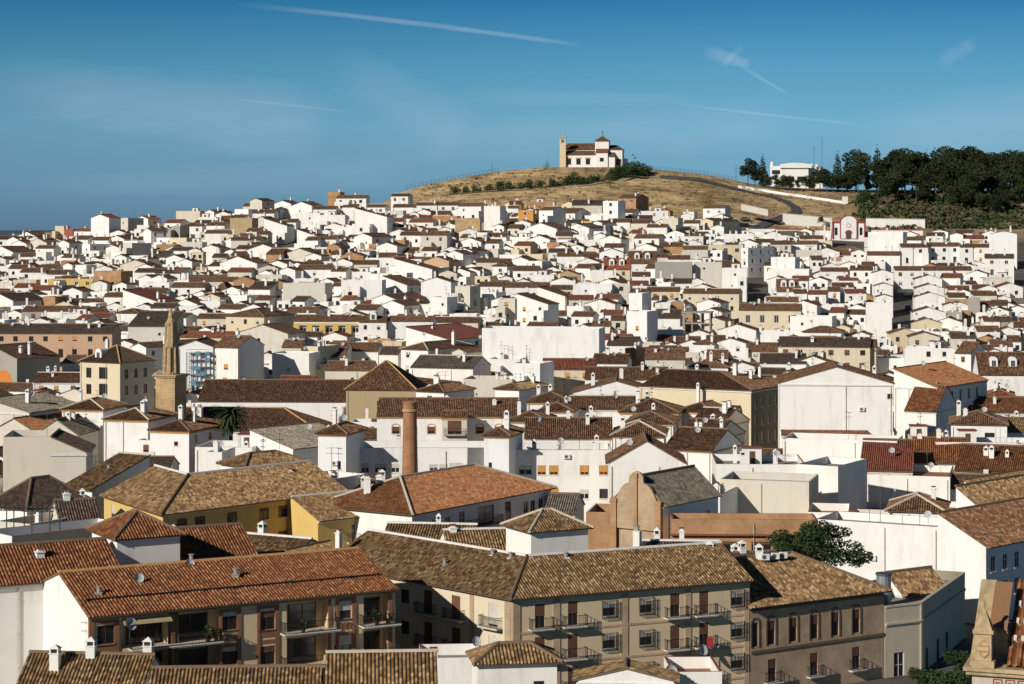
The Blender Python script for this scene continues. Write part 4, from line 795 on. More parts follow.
  front=[dict(k='n',u=u,z=z,w=w_,h=h_) for u,z,w_,h_ in ((1,-3.5,1.1,1.3),(3.2,-3.5,1.7,1.3),(5.3,-3.5,1.1,1.2),(10.7,-3.5,1.2,1.2),(12.1,-3.5,1.2,1.2),(13.9,-3.6,1.9,1.5),(17.0,-3.7,1.2,1.3))])),
(504,612,450,10,0,'f',4,'W','r','q',dict(Y=295,ch=3,name='apartment_block',cat='apartment block',lab='white apartment front with mustard roller blinds right of the second stair tower',short='white apartment front with mustard blinds',
  front=[dict(k=k_,u=u,z=z,w=w_,h=1.35) for k_,u,z,w_ in (('o',.9,-3.5,1.2),('n',3.0,-3.5,1.9),('o',5.3,-3.5,1.2),('o',7.0,-3.5,1.3),('o',11.3,-3.5,1.3),('o',14.0,-3.5,1.3),('o',7.0,-6.7,1.3),('n',11.3,-6.9,1.3),('b',14.0,-6.8,1.2))])),
(609,684,463,11,-2,'y',4,'W','r','b',dict(Y=282,rise=2.9,ch=0,lab='plain white gable with brown roof behind the curved brick gable',short='plain white gable')),
(206,222,452,7,-8,'f',4,'W','r','b',dict(Y=300)),
(221,246,463,9,-46,'x',5,'W','g','q',dict(Y=262,ch=0,ends='hh',lab='white rooftop block with mottled tile roof and dark shaded side, above the olive building',short='white rooftop block',side=[])),
(278,318,478,10,-34,'f',4,'W','r','b',dict(Y=268)),
# nearer, right
(716,806,464,13,-3,'f',4,'W','R','b',dict(Y=288,ch=3)),(720,809,479,9,-16,'f',4,'K','r','b',dict(Y=270,ch=0,lab='blank stained white block with shaded side right of the brick church gable',short='blank stained white block')),
(797,838,464,11,-30,'f',4,'W','R','b',dict(Y=283,ch=0)),
(783,897,438,9,-16,'f',5,'W','r','b',dict(Y=320,ch=0,Hm=15,lab='wide white wall with red-brown roof behind and dark shaded right side',short='wide white wall with shaded side')),
(782,868,435,9,-6,'m',4,'W','u','q',dict(Y=336,ch=0,rise=1.3)),(812,866,416,9,-10,'f',5,'W','r','b',dict(Y=366,ch=1)),(827,868,411,8,-10,'x',5,'W','r','b',dict(Y=374)),
(905,936,410,12,-30,'x',3,'W','u','b',dict(Y=372,rise=4,lab='white house with a plain red-brown roof slope and shaded right side, right of centre',short='white house with plain red-brown slope')),
(952,1030,412,12,-5,'x',3,'W','u','b',dict(Y=385)),(951,1007,424,11,-12,'h',4,'W','r','b',dict(Y=345,front=[dict(k='b',u=6.2,z=-2.6,w=1.6,h=1.3)],lab='white house with dark hipped roof, one window and an air conditioner, right side',short='white hipped house with one window')),
(1007,1036,432,10,-5,'x',3,'W','g','b',dict(Y=350)),(936,1034,442,8,-4,'f',4,'W','R','b',dict(Y=322,ch=0)),(911,951,437,8,-5,'f',3,'C','r','b',dict(Y=335,ch=0)),
(850,950,474,14,-14,'f',5,'W','R','b',dict(Y=300,ch=0,Hm=14,lab='large cream-white blank wall with maroon roof edge, right of the stained block',short='large blank wall with maroon edge')),
(860,912,470,12,-12,'m',3,'W','R','b',dict(Y=306,ch=0)),(912,966,462,14,-12,'x',4,'W','u','b',dict(Y=318,ch=3)),(955,1030,470,14,-20,'x',4,'W','u','b',dict(Y=305,ch=5,lab='broad orange-brown roof with a cluster of white chimneys at the right edge',short='broad roof with chimney cluster')),
]
T2 = [
(964,1011,497,20,-42,'s',4,'W','g','q',dict(Y=268,rise=2.0,ch=1,fan=False,lab='uppermost of the stepped tile slopes with white verge walls at the right edge')),
(956,1004,524,24,-44,'s',4,'W','g','q',dict(Y=252,rise=4.4,ch=0,fan=False,side=[dict(k='b',u=u,z=z,w=1,h=1.8,far=False) for u in (2,5,8,11,14) for z in (-3,-6)],lab='long weathered tile slope above a white verge wall, middle one at the right edge',short='long weathered tile slope')),
(938,986,541,22,-45,'s',4,'W','r','q',dict(Y=242,rise=3.1,ch=0,fan=False,front=[],side=[dict(k='b',u=u,z=z,w=1,h=1.8,far=False) for u in (1.5,4,6.5,9,11.5,14) for z in (-3,-6,-9)],lab='red-brown tile slope at the right end of the long bright wall, over shaded windows',short='lowest red-brown tile slope')),
(816,939,519,8,-27,'f',4,'W','R','q',dict(Y=250,ch=0,left=[],front=[],side=[],name='long_white_building',lab='long bright white blank wall behind the grey corner house',short='long bright white wall',cat='building')),
(888,944,510,9,-14,'h',3,'W','r','q',dict(Y=268,ch=1,fan=False,front=[dict(k='b',u=5,z=-2.6,w=1.0,h=1.5),dict(k='b',u=2,z=-1.9,w=.6,h=.6)],lab='low white house with dark hipped roof behind the long bright wall',short='low dark hipped roof')),
(850,889,517,8,-14,'f',3,'K','R','q',dict(Y=264,ch=0,fan=False,front=[dict(k='r',u=u,z=-2.4,w=.9,h=1.2) for u in (1.0,2.7,4.4)])),
]
for r_ in T:
    kw = dict(r_[10]) if len(r_) > 10 else {}
    house(*r_[:10], **kw)
# ---------------------------------------------------------------- buildings with a bent street front, seen close
for r_ in T2:
    if r_[5] == 'skip': continue
    kw = dict(r_[10]) if len(r_) > 10 else {}
    house(*r_[:10], **kw)
def polyb(name, lab, cat, pts_px, H, D, rf, ends, rise, wl, rmat, fac=None, capm='capt', short=None, corn='copw', gw=None, asym=.5, per=.30, roofparts=None):
    Z = -45+H; P = []
    for x, y in pts_px: Y = Z*F/(HY-y); P.append(((x-512)/F*Y, Y))
    o = P[0]; rt = root(name, (o[0], o[1], -45), 0, lab, cat); pts = [(p[0]-o[0], p[1]-o[1]) for p in P]
    n = len(pts); back = offs(pts, D); foot = pts+back[::-1]; holes = {}; wm, rm = MB(), MB()
    def U(i, x):
        (ax, ay), (bx, by) = P[i], P[i+1]; L = hypot(bx-ax, by-ay); c, s = (bx-ax)/L, (by-ay)/L; u = (x-512)/F; return (u*ay-ax)/(c-u*s)
    for i, lst in (fac or {}).items():
        holes[i] = []
        for d in lst:
            d = dict(d); d['u'] = U(i, d.pop('px')) if 'px' in d else d['u']; d['z'] = H-d.pop('below'); d.setdefault('far', False); holes[i].append(d)
    wls = wl if isinstance(wl, list) else [wl]*len(foot)
    walls(wm, foot, H, holes, wls)
    if rf == 'f':
        inn = offs(pts, .3)+offs(pts, D-.3)[::-1]; inn[0] = ext(offs(pts, .3), -.3, -.3)[0]
        m = len(foot)
        for i in range(m): j = (i+1) % m; rm.poly([v3(foot[i], H), v3(foot[j], H), v3(inn[j], H), v3(inn[i], H)], 'capt'); rm.poly([v3(inn[i], H), v3(inn[j], H), v3(inn[j], H-1), v3(inn[i], H-1)], wls[0])
        for i in range(n-1): a = offs(pts, .3); b = offs(pts, D-.3); rm.poly([v3(a[i], H-1), v3(a[i+1], H-1), v3(b[i+1], H-1), v3(b[i], H-1)], 'floorg')
    else: gable_roof(wm, rm, pts, D, H, rise, ends, rmat, gw or wls[0], per, False, capm, oh=.6, asym=asym)
    if corn:
        a, b = offs(pts, -.2), pts
        for i in range(n-1): wm.prism([v3(a[i], H-.35), v3(a[i+1], H-.35), v3(b[i+1], H-.35), v3(b[i], H-.35)][::-1], (0, 0, .27), corn)
    wo = wm.build('wall', rt); ro = rm.build('roof', rt)
    for i, hl in holes.items():
        O, Uv, L = edge(foot, i)
        for q in hl: opening(rt, O, Uv, q)
    HOUSES.append(dict(o=rt, x=sum(a for a, b in pts_px)/n, y=pts_px[0][1], rf=rf, wl=wls[0], rc='r', st=3, W=10, lab=lab, short=short, n=0, cat=cat, Y=P[0][1], foot=(P[0][0], P[0][1]+D/2, 12), win=9))
    def band(i, x0, x1, b0, b1, mat, d=.05, mesh=None):    # raised strip on facade i between picture columns, metres below the eave
        u0, u1 = U(i, x0), U(i, x1); O, Uv, L = edge(foot, i); nx_, ny_ = Uv[1], -Uv[0]; m = mesh
        q = [(O[0]+Uv[0]*u+nx_*k, O[1]+Uv[1]*u+ny_*k, H-b1) for u, k in ((u0, d), (u1, d), (u1, .003), (u0, .003))]
        if mat in ('BU', 'BT', 'BR'): mm = MB(); mm.prism(q[::-1], (0, 0, b1-b0), mat); mm.build('pilaster' if b1-b0 > 2 else 'brick_band', rt)
        else: m.prism(q[::-1], (0, 0, b1-b0), mat)
    return rt, ro, band, (lambda i, x, b, out_=0: (lambda O, Uv: (O[0]+Uv[0]*U(i, x)+Uv[1]*out_, O[1]+Uv[1]*U(i, x)-Uv[0]*out_, H-b))(*edge(foot, i)[:2])), P
G_ = dict
# --- tan apartment block with barred windows
fr = []
doors = [(540, 0), (573, 0), (675, 0), (704, 0)]; gr_ = [609, 646, 737]
for k in range(4):
    for x, _ in doors: fr.append(G_(px=x, below=3.05+3.0*k, w=1.0, h=2.2, bw=2.35 if x != 704 else 2.5, bd=.75, fr='fbrown', bl='blindb', bf=.95 if (k+x) % 3 else .5))
    for x in gr_: fr.append(G_(k='grille', px=x, below=2.45+3.0*k, w=1.25, h=1.3, fr='fbrown', bl='blindw', bf=.35))
fl = []
for k in range(4):
    for x, kind in ((348, 'g'), (375, 'd'), (405, 'g'), (428, 'd'), (456, 'd'), (493, 'd')):
        if kind == 'g': fl.append(G_(px=x, below=2.5+3*k, w=1.2, h=1.3, fr='fbrown'))
        else: fl.append(G_(px=x, below=3.05+3*k, w=1.2, h=2.2, bw=2.6, bd=.75, fr='fbrown', bl='blindb' if x != 493 else 'blindw', bf=.9))
bt, br_, band, pt, P_ = polyb('apartment_block', 'tan apartment block with barred windows and balconies, bent at its corner', 'apartment block', [(325, 562), (512, 597), (750, 578.5)], 11.5, 11.5, 'x', 'gg', 2.5, ['C', 'N', 'N', 'K', 'K', 'C'], 'rg', {0: fl, 1: fr}, 'copw', 'tan apartment block with barred windows', 'capd', 'N')
m = MB()
for x0, x1 in ((553, 560), (621, 628), (685, 691), (744, 749)): band(1, x0, x1, .5, 13, 'BU', .06, m)
for k in range(1, 4): band(1, 513.5, 749, 3.28+3*(k-1), 3.5+3*(k-1), 'BU', .05, m)
band(1, 513, 520, .5, 13, 'BT', .07, m); band(0, 505, 511.5, .5, 13, 'BT', .07, m); band(0, 470, 474, .5, 13, 'BT', .06, m); band(0, 326, 330, .5, 13, 'BT', .06, m)

for x, b, r_, s in ((630, -1.2, .5, 1), (697, 6.0, .5, 1)): dish(bt, pt(1, x, b+.9, 1.0 if b > 0 else -5), .55, .5)
m = MB(); a = pt(1, 706, 6.2, .8); m.box(a[0]-.32, a[0]+.32, a[1]-.04, a[1]-.01, a[2]+.15, a[2]+1.1, 'red'); m.build('red_cloth', bt)
chimney(br_, tuple(Vector(pt(1, 738, -1.0, -5.5))), .7, 1.2, 'X', 1)
for x in (452, 470, 590): chimney(br_, tuple(Vector(pt(0 if x < 500 else 1, x, -1.6, -5.2))), .6, .7, 'X', 2)
chimney(br_, tuple(Vector(pt(0, 425, -.9, -2.5))), .5, .4, 'conc', 2)
# --- red-brown roofed block with balconies
fr = []
for k in range(3):
    b = 3.0*k
    fr += [G_(px=106, below=2.5+b, w=1.5, h=1.6, fr='fbrown', sm='fbrown'), G_(k='loggia', px=150, below=3.0+b, w=5.0, h=2.6, dep=1.6, fr='fbrown'), G_(k='loggia', px=196, below=3.0+b, w=5.0, h=2.6, dep=1.6, fr='fbrown'),
           G_(px=229, below=2.3+b, w=1.6, h=1.5, fr='fbrown', bl='blindw', bf=.2, sm='fbrown'), G_(px=267, below=2.6+b, w=1.5, h=1.6, fr='fbrown', bl='blindb', bf=.3, sm='fbrown'),
           G_(k='loggia', px=308, below=3.0+b, w=4.0, h=2.6, dep=1.4, bw=5.2, bd=1.1, fr='fbrown'), G_(px=343, below=2.3+b, w=1.6, h=1.5, fr='fbrown', bl='blindw', bf=.5, sm='fbrown'), G_(k='loggia', px=377, below=3.0+b, w=2.6, h=2.6, dep=1.4, bw=3.6, bd=1.2, fr='fbrown')]
rt1, ro1, band, pt, P_ = polyb('apartment_block', 'apartment block with large red-brown tiled roof and deep balconies at lower left', 'apartment block', [(88, 616), (395, 588)], 13, 16, 'x', 'gg', 2.3, ['N', 'N', 'N', 'W'], 'ru', {0: fr}, 'capo', 'red-brown roofed block with balconies', 'capd', 'W')
m = MB()
for x0, x1 in ((89, 94), (114, 119), (171, 175), (219, 222), (237, 241), (257, 260), (275, 279), (328, 331), (336, 339), (352, 356), (388, 392)): band(0, x0, x1, .45, 13, 'BR', .08, m)
for k in range(3):
    b = 3.0*k
    for x0, x1 in ((94.5, 113.5), (222.5, 236.5), (260.5, 274.5), (339.5, 351.5)): band(0, x0, x1, 2.65+b, 3.2+b, 'BR', .05, m); band(0, x0, x1, .45+b, .75+b, 'BR', .05, m)

for k in range(3):
    a, c = pt(0, 128, 3.0+3*k, 0), pt(0, 219, 3.0+3*k, 0); mid = ((a[0]+c[0])/2, (a[1]+c[1])/2, a[2]); L = hypot(c[0]-a[0], c[1]-a[1]); bal(rt1, mid, atan2(c[1]-a[1], c[0]-a[0]), L, 1.1)
for x, o_, b in ((72, -3.5, -.7), (188, -9.0, -1.9), (215, -4.5, -1.1)): chimney(ro1, tuple(Vector(pt(0, x+40, b, o_))), .6, .5, 'conc', 2)
for x, o_ in ((200, -7.5), (138, -5)): dish(rt1, pt(0, x+20, -1.6 if x > 150 else -1.2, o_), .45, .3)
dish(rt1, pt(0, 128, 1.6, .5), .55, .6)
m = MB(); a = pt(0, 122, .55, .05); c = pt(0, 170, .55, .05); a2 = pt(0, 122, .95, .7); c2 = pt(0, 170, .95, .7); m.prism([a, c, c2, a2], (0, 0, .04), 'awn'); m.build('awning', rt1)
POTS = [(rt1, pt(0, x, 3.0, .75), s_, lab) for x, s_, lab in ((205, 1.3, 'leafy plant at the right end of the long balcony under the red-brown roof'), (213, 1.0, 'smaller leafy plant at the far right end of the long balcony'), (300, 1.0, 'potted plant on the middle balcony of the red-brown roofed block'), (373, 1.2, 'potted plant on the right end balcony of the red-brown roofed block'), (384, .9, 'small potted plant at the outer end of the right balcony'))]
m = MB(); pr = None                                             # rainwater rail across the lower roof
for i in range(31):
    p = Vector(pt(0, 95+i*9.8, -.95, -2.3));
    if pr is not None: m.tube(pr, p, .07, 'iron', 5)
    if i % 3 == 0: m.box(p.x-.09, p.x+.09, p.y-.12, p.y+.12, p.z-.25, p.z+.1, 'iron')
    pr = p
m.build('snow_rail', ro1)
house(-46, 122, 588, 11, 27, 'x', 4, 'W', 'u', 'q', Y=181, ch=2, fan=False, capm='capd', rise=2.4, front=[], left=[], side=[], lab='rear tiled roof joined behind the left end of the big red-brown roof')
house(168, 262, 572, 12, 27, 'x', 4, 'W', 'u', 'q', Y=196, ch=1, fan=False, capm='capd', rise=3.0, front=[], left=[], side=[], lab='raised red-brown roof behind the middle of the big red-brown roof')
# --- roof block on top of it, white rooftop boxes
house(117, 180, 538, 7, 30, 'h', 4, 'W', 'u', 'q', Y=192, ch=0, rise=1.7, fan=False, capm='capd', front=[], left=[], side=[], lab='white rooftop room with hipped red-brown roof rising from the big red-brown roof', short='white rooftop room', name='rooftop_room', cat='rooftop room')
house(531, 588, 531, 5.6, 27, 'h', 4, 'W', 'g', 'q', Y=212, ch=0, rise=1.5, fan=False, front=[], left=[], side=[], lab='white rooftop box with weathered tile roof behind the tan apartment block', short='white rooftop box', name='rooftop_room', cat='rooftop room')
# --- brown brick building with arched windows
fr = []
for x in (771, 793, 814, 835, 856): fr.append(G_(k='arch', px=x, below=4.0, w=1.0, h=2.3, fr='fbrown', bl='blindb', bf=.35, tm='capd'))
fr.append(G_(k='arch', px=755, below=4.0, w=.8, h=2.3, fr='fbrown', tm='capd'))
for x in (772, 814, 856): fr.append(G_(px=x, below=7.6, w=1.0, h=2.2, fr='fbrown', bw=1.9, bd=.6, bl='blindb', bf=.4))
bt3, br3, band, pt, P_ = polyb('brick_house', 'brown brick house with a row of arched windows and mottled tile roof', 'building', [(748, 606), (884, 589)], 8.9, 13, 'x', 'gh', 3.2, 'BU', 'rg', {0: fr}, 'capd', 'brown brick house with arched windows', 'capd', 'BU')
m = MB(); band(0, 750.5, 883.5, 4.35, 4.6, 'capd', .12, m); band(0, 750.5, 883.5, .42, .6, 'capd', .1, m); m.build('cornice', bt3)
for x in (790, 800, 808): acunit(br3, pt(0, x+12, -3.1, -5.6))
chimney(br3, tuple(Vector(pt(0, 800, -3.0, -6.2))), .7, .9, 'X', 1)
# --- grey classical house on the corner
fr0 = [G_(px=899, below=8.2, w=1.3, h=3.4, fr='fwhite', bw=3.0, bd=.7)]
fr1 = [G_(px=x, below=8.0, w=1.3, h=3.0, fr='fbrown') for x in (927, 938, 947)]
bt4, br4, band, pt, P_ = polyb('corner_house', 'grey plastered corner house with flat parapet and one tall white window', 'house', [(885, 606), (922, 602), (965, 572)], 7.2, 5.5, 'f', 'gg', 0, ['S', 'S', 'S', 'S', 'S', 'S'], 'rg', {0: fr0, 1: fr1}, 'capt', 'grey corner house', None)
m = MB()
for i, a, b in ((0, 885.5, 921.5), (1, 922.3, 964.5)): band(i, a, b, 1.75, 1.95, 'capt', .16, m); band(i, a, b, 1.95, 2.1, 'capt', .08, m); band(i, a, b, .003, .2, 'capt', .07, m)
band(0, 920, 921.6, .2, 9.8, 'capt', .09, m); m.build('cornice', bt4)
m = MB(); a = pt(0, 905, 8.2, .78); m.box(a[0]-.5, a[0]+.2, a[1]-.02, a[1]+.02, a[2]+.1, a[2]+.95, 'red'); m.build('red_cloth', bt4)
m = MB(); a = pt(0, 912, 1.0, -4.5); m.tube((a[0], a[1], a[2]), (a[0], a[1], a[2]+3.2), .75, 'metal', 14); m.tube((a[0], a[1], a[2]+3.2), (a[0], a[1], a[2]+3.4), .85, 'wire', 14); m.build('water_tank', bt4)
house(902, 946, 594, 4.5, 34, 'x', 3, 'W', 'g', 'q', Y=220, rise=1.8, ch=0, fan=False, lab='mottled tile roof hidden behind the parapet of the grey corner house')
# --- yellow block with bent front
fr0 = [G_(px=x, below=2.9, w=1.1, h=1.9, fr='fbrown', bl='blindw', bf=.5) for x in (113, 122, 132, 143, 153)]
fr1 = [G_(px=x, below=2.3+3*k, w=1.5, h=1.4, fr='fbrown', bl='blindb', bf=.3) for x in (182, 200, 204+28, 264, 283, 335) for k in (0, 1)]
fr1 += [G_(px=305, below=3.0+3*k, w=1.8, h=2.2, fr='fwhite', bw=3.6, bd=.9) for k in (0, 1)]
bt5, br5, band, pt, P_ = polyb('apartment_block', 'yellow apartment block with broad mottled roof, bent at its corner, left of centre', 'apartment block', [(104, 494), (163, 513), (345, 490)], 13, 13, 'x', 'gg', 2.9, 'Y', 'rg', {0: fr0, 1: fr1}, 'copw', 'yellow apartment block with bent front', 'copw', 'Y')
m = MB()
for x in (323,): band(1, x-3, x+3, .4, 12, 'capt', .05, m)
m.build('pilaster', bt5); chimney(br5, tuple(Vector(pt(1, 318, -1.6, -5))), .6, .6, 'X', 0)
fr1 = [G_(px=x, below=2.6, w=1.5, h=1.4, fr='fbrown') for x in (375, 405)]+[G_(px=x, below=3.0, w=1.3, h=2.1, fr='fwhite', bw=2.6, bd=.8) for x in (356, 392)]+[G_(px=x, below=5.8, w=1.4, h=1.4, fr='fbrown') for x in (356, 375, 392, 405)]
bt6, br6, band, pt, P_ = polyb('apartment_block', 'lower yellow wing in shade joining the yellow block and the orange-roofed white house', 'apartment block', [(318, 520), (414, 510)], 11, 11, 'x', 'gg', 2.0, 'Y', 'rg', {0: fr1}, 'copw', 'lower yellow wing', 'copw', 'Y')
fr1 = [G_(px=x, below=2.7, w=1.1, h=1.5, fr='fwhite') for x in (421, 435, 448, 526, 533, 541)]+[G_(px=486, below=3.1, w=3.4, h=2.3, fr='fbrown', bw=5.2, bd=.9), G_(px=462, below=3.1, w=1.2, h=2.2, fr='fwhite', bw=2.6, bd=.7), G_(px=508, below=3.0, w=1.3, h=2.2, fr='fbrown')]+[G_(px=x, below=6.2, w=1.3, h=2.2, fr='fwhite') for x in (475, 490, 508, 528, 541)]
bt7, br7, band, pt, P_ = polyb('white_house', 'long white house with orange-brown roof and wooden bay balcony, facing the street in shade', 'house', [(412, 513), (551, 487)], 12, 14, 'x', 'hh', 2.9, 'W', 'ro', {0: fr1}, 'capt', 'long orange-roofed white house', 'copw', 'W')
for x in (388, 400): chimney(br7, tuple(Vector(pt(0, x+40, -1.5, -9))), .8, 1.6, 'X', 0)
# --- brick church with curved gable
ch = house(613, 663, 500, 12, -36, 'y', 5, ['BT', 'W', 'W', 'BT'], 'x', 'q', Y=236, rise=2.8, ch=0, fan=False, front=[], left=[], side=[dict(k='b', u=u, z=-3.4, w=1.2, h=1.7) for u in (3, 6.5, 9.5)], name='brick_church', cat='church', lab='old brick church with scrolled gable front and grey tile roof in the middle', short='brick church with scrolled gable')
W_ = HOUSES[-1]['W']; Hc = -(500-HY)/F*236-ch.location.z; hw = W_/2
out_ = [(-hw, -3), (hw, -3), (hw, .3), (hw*.80, .35), (hw*.72, .9), (hw*.62, 1.5), (hw*.46, 2.0), (hw*.30, 2.2), (hw*.27, 2.9), (hw*.15, 3.35), (0, 3.5), (-hw*.15, 3.35), (-hw*.27, 2.9), (-hw*.30, 2.2), (-hw*.46, 2.0), (-hw*.62, 1.5), (-hw*.72, .9), (-hw*.80, .35), (-hw, .3)]
m = MB(); m.prism([(a, -6.35, Hc+b) for a, b in out_], (0, .33, 0), 'BT'); m.build('gable_parapet', ch)
m = MB()
for x0, x1, t_ in ((-hw, -hw+.75, .3), (hw-.75, hw, .3), (-.22, .22, 3.3)): m.box(x0, x1, -6.55, -6.353, -2, Hc+t_-.4, 'B'); m.box(x0-.06, x1+.06, -6.6, -6.3, Hc+t_-.4, Hc+t_, 'B')
m.build('pilaster', ch)
# --- brick workshop with white framed windows
wk = house(672, 818, 519, 5, -2, 'f', 4, 'B', 'R', 'q', Y=228, ch=0, fan=False, side=[], front=[dict(far=False, k='b', u=u, z=-3.9, w=2.2, h=1.5, fr='fwhite', bl='blindb', bf=.2) for u in (3.0, 6.4, 9.7, 13.0)], name='brick_workshop', cat='building', lab='low orange brick building with a row of white-framed windows behind the brown brick house', short='low orange brick building')
W_ = HOUSES[-1]['W']; Hw = -(519-HY)/F*228-wk.location.z; m = MB(); m.box(-W_/2-.2, W_/2+.2, -2.95, -2.503, Hw-1.75, Hw-1.6, 'cop'); m.box(-W_/2, W_/2, -2.55, -2.504, Hw-4.5, Hw-4.1, 'X'); m.build('ledge', wk)
# --- small houses in the lowest foreground
house(14, 140, 694, 8, -6, 'x', 3, 'W', 'g', 'q', Y=168, ch=0, fan=False, capm='capd', lab='tiled roof with white lantern chimneys at the bottom left corner', short='roof with lantern chimneys', rise=2.4)
r_ = HOUSES[-1]['o']; rf_ = [c for c in r_.children if c.name.startswith('roof')][0]; Hh = -(694-HY)/F*168-r_.location.z
for a, b, k, w_, h_ in ((-2.6, -1.5, 1, .75, 2.2), (.0, -.2, 1, .75, 2.6), (3.8, 3.2, 1, .75, 2.0)): chimney(rf_, (a, b, Hh+.6), w_, h_, 'X', k)
antenna(rf_, (-.8, 2.0, Hh+1.6), 3.2, .2)
house(146, 318, 711, 9, 3, 'x', 3, 'W', 'g', 'q', Y=160, ch=0, fan=False, capm='capd', lab='long weathered tile roof along the bottom edge left of the stepped gable roof', short='long weathered roof at the bottom edge', rise=2.2)
house(326, 437, 706, 9, 4, 'x', 3, 'K', 'g', 'q', Y=159, ch=0, fan=False, capm='capt', lab='steep mottled tile roof with bare left gable at the bottom edge', short='steep mottled roof at the bottom edge', rise=3.0)
house(478, 557, 663, 4, 8, 'h', 3, 'W', 'g', 'q', Y=170, ch=0, fan=False, rise=1.0, side=[], front=[dict(k='b', u=5, z=-3.2, w=.9, h=1.6)], lab='small white house with hipped tile roof below the tan apartment block', short='small white hipped house')
house(578, 674, 680, 3, -4, 'y', 3, 'W', 'g', 'q', Y=163, ch=0, fan=False, rise=.9, lab='white gabled house top under the tan apartment block at the bottom edge', short='white gable at the bottom edge')
house(421, 484, 658, 6, 4, 'f', 3, 'W', 'R', 'q', Y=176, ch=1, fan=False, front=[], lab='white walled roof terrace between the steep mottled roof and the small white hipped house')
house(672, 722, 672, 6, 2, 'f', 3, 'W', 'R', 'q', Y=166, ch=0, fan=False)
dish(HOUSES[-1]['o'], (-2, -2, 9), .6, .2)
dish(HOUSES[-2]['o'], (2, -2.2, 9.4), .5, .2)
house(205, 286, 556, 9, -28, 'x', 4, 'W', 'g', 'q', Y=213, ch=1, fan=False, capm='copw', front=[], rise=1.7, lab='mottled roof edged in white between the yellow block and the red-brown roof', short='white-edged mottled roof')
house(286, 330, 564, 7, -32, 's', 4, 'W', 'g', 'q', Y=207, ch=1, fan=False, side=[], front=[], rise=1.2)
house(-16, 12, 530, 13, -48, 'f', 4, ['W', 'G', 'W', 'W'], 'R', 'q', Y=208, ch=0, fan=False, side=[], lab='flat-topped house with long wall in dark shade at the left, steel pergola beside it', short='dark shaded wall with pergola')  # right side grey instead of white: its shade is put into the colour
house(-10, 27, 503, 9, -38, 'h', 4, 'W', 'd', 'q', Y=238, ch=0, fan=False, rise=2.6, side=[], lab='white house with dark pyramid roof in front of the big blank wall, far left', short='dark pyramid roof')
house(-4, 30, 521, 9, -30, 'f', 4, 'W', 'r', 'q', Y=222, ch=1, fan=False)
house(60, 100, 522, 8, 20, 'x', 4, 'K', 'd', 'q', Y=224, ch=2, fan=False)
house(380, 470, 548, 9, -8, 'x', 4, 'W', 'g', 'q', Y=222, ch=2, fan=False, capm='copw'); house(450, 520, 556, 9, 10, 'x', 4, 'W', 'g', 'q', Y=216, ch=1, fan=False, capm='copw')
house(606, 645, 562, 9, -24, 'y', 4, 'W', 'g', 'q', Y=212, ch=1, fan=False); house(640, 720, 567, 9, -4, 'x', 4, 'W', 'd', 'q', Y=214, ch=2, fan=False, capm='copw')
house(745, 800, 580, 9, 20, 'x', 4, 'K', 'd', 'q', Y=214, ch=2, fan=False)
house(345, 420, 500, 9, 5, 'x', 4, 'W', 'r', 'q', Y=268, ch=3, fan=False); house(190, 260, 492, 9, -6, 'f', 4, 'K', 'r', 'q', Y=262, ch=2, fan=False)
house(586, 614, 512, 8, -10, 'f', 3, 'B', 'r', 'q', Y=250, ch=0, fan=False); house(545, 575, 512, 8, -10, 'x', 3, 'K', 'x', 'q', Y=262, ch=0, fan=False)
house(690, 720, 494, 10, -20, 'f', 4, 'W', 'R', 'q', Y=262, ch=1, fan=False)
house(808, 850, 512, 9, -10, 'f', 4, 'W', 'R', 'b', Y=258, ch=0, fan=False)
# --- church with the long roof and pyramid
lc = house(198, 352, 401, 17, -2, 'x', 3, 'W', 'r', 'q', Y=432, rise=3.6, ends='gg', ch=0, fan=False, capm='capd', name='church', cat='church', lab='long low church roof of mottled brown tiles right of the slender brick tower', short='long mottled church roof')
py_ = house(346, 416, 389, 14, -6, 'h', 5, 'T', 'r', 'q', Y=428, rise=5.2, ch=0, fan=False, capm='capo', front=[dict(k='b', u=7.2, z=-4.2, w=1.6, h=1.8)], side=[], name='church_crossing', cat='church', lab='square church crossing under a tall brown pyramid roof in the centre left', short='tall brown pyramid roof')
# --- cream corner house with dormer
ck = house(80, 120, 361, 11, -30, 'h', 4, 'C', 'd', 'q', Y=438, rise=3.0, ch=1, fan=False, capm='capo', front=[dict(k='b', u=2.4, z=z, w=1.4, h=2.1, bw=1.9, bd=.4) for z in (-3.4, -6.8, -10.2)]+[dict(k='b', u=6.3, z=z, w=2.3, h=2.4, bw=2.7, bd=.6) for z in (-3.5, -6.9, -10.3)],
   side=[dict(k='b', u=u, z=z, w=1.1, h=1.9) for u in (2, 5, 8) for z in (-3.4, -6.8)], name='corner_house', cat='house', lab='cream corner house with dark pointed roof, one dormer and glazed bay windows', short='cream corner house with dormer')
Hk = -(361-HY)/F*438-ck.location.z
dm = link('dormer', cached('dorm', lambda: m_dormer(1.7, 1.5, True)), ck, (-1.4, -4.4, Hk+.3)); link('window', cached('dwin', lambda: m_dwin(.8, 1.2)), dm, (0, 0, .35))
# ---------------------------------------------------------------- landmarks
LM = []
def lm(o, x, y, short): LM.append((x, y, short)); return o
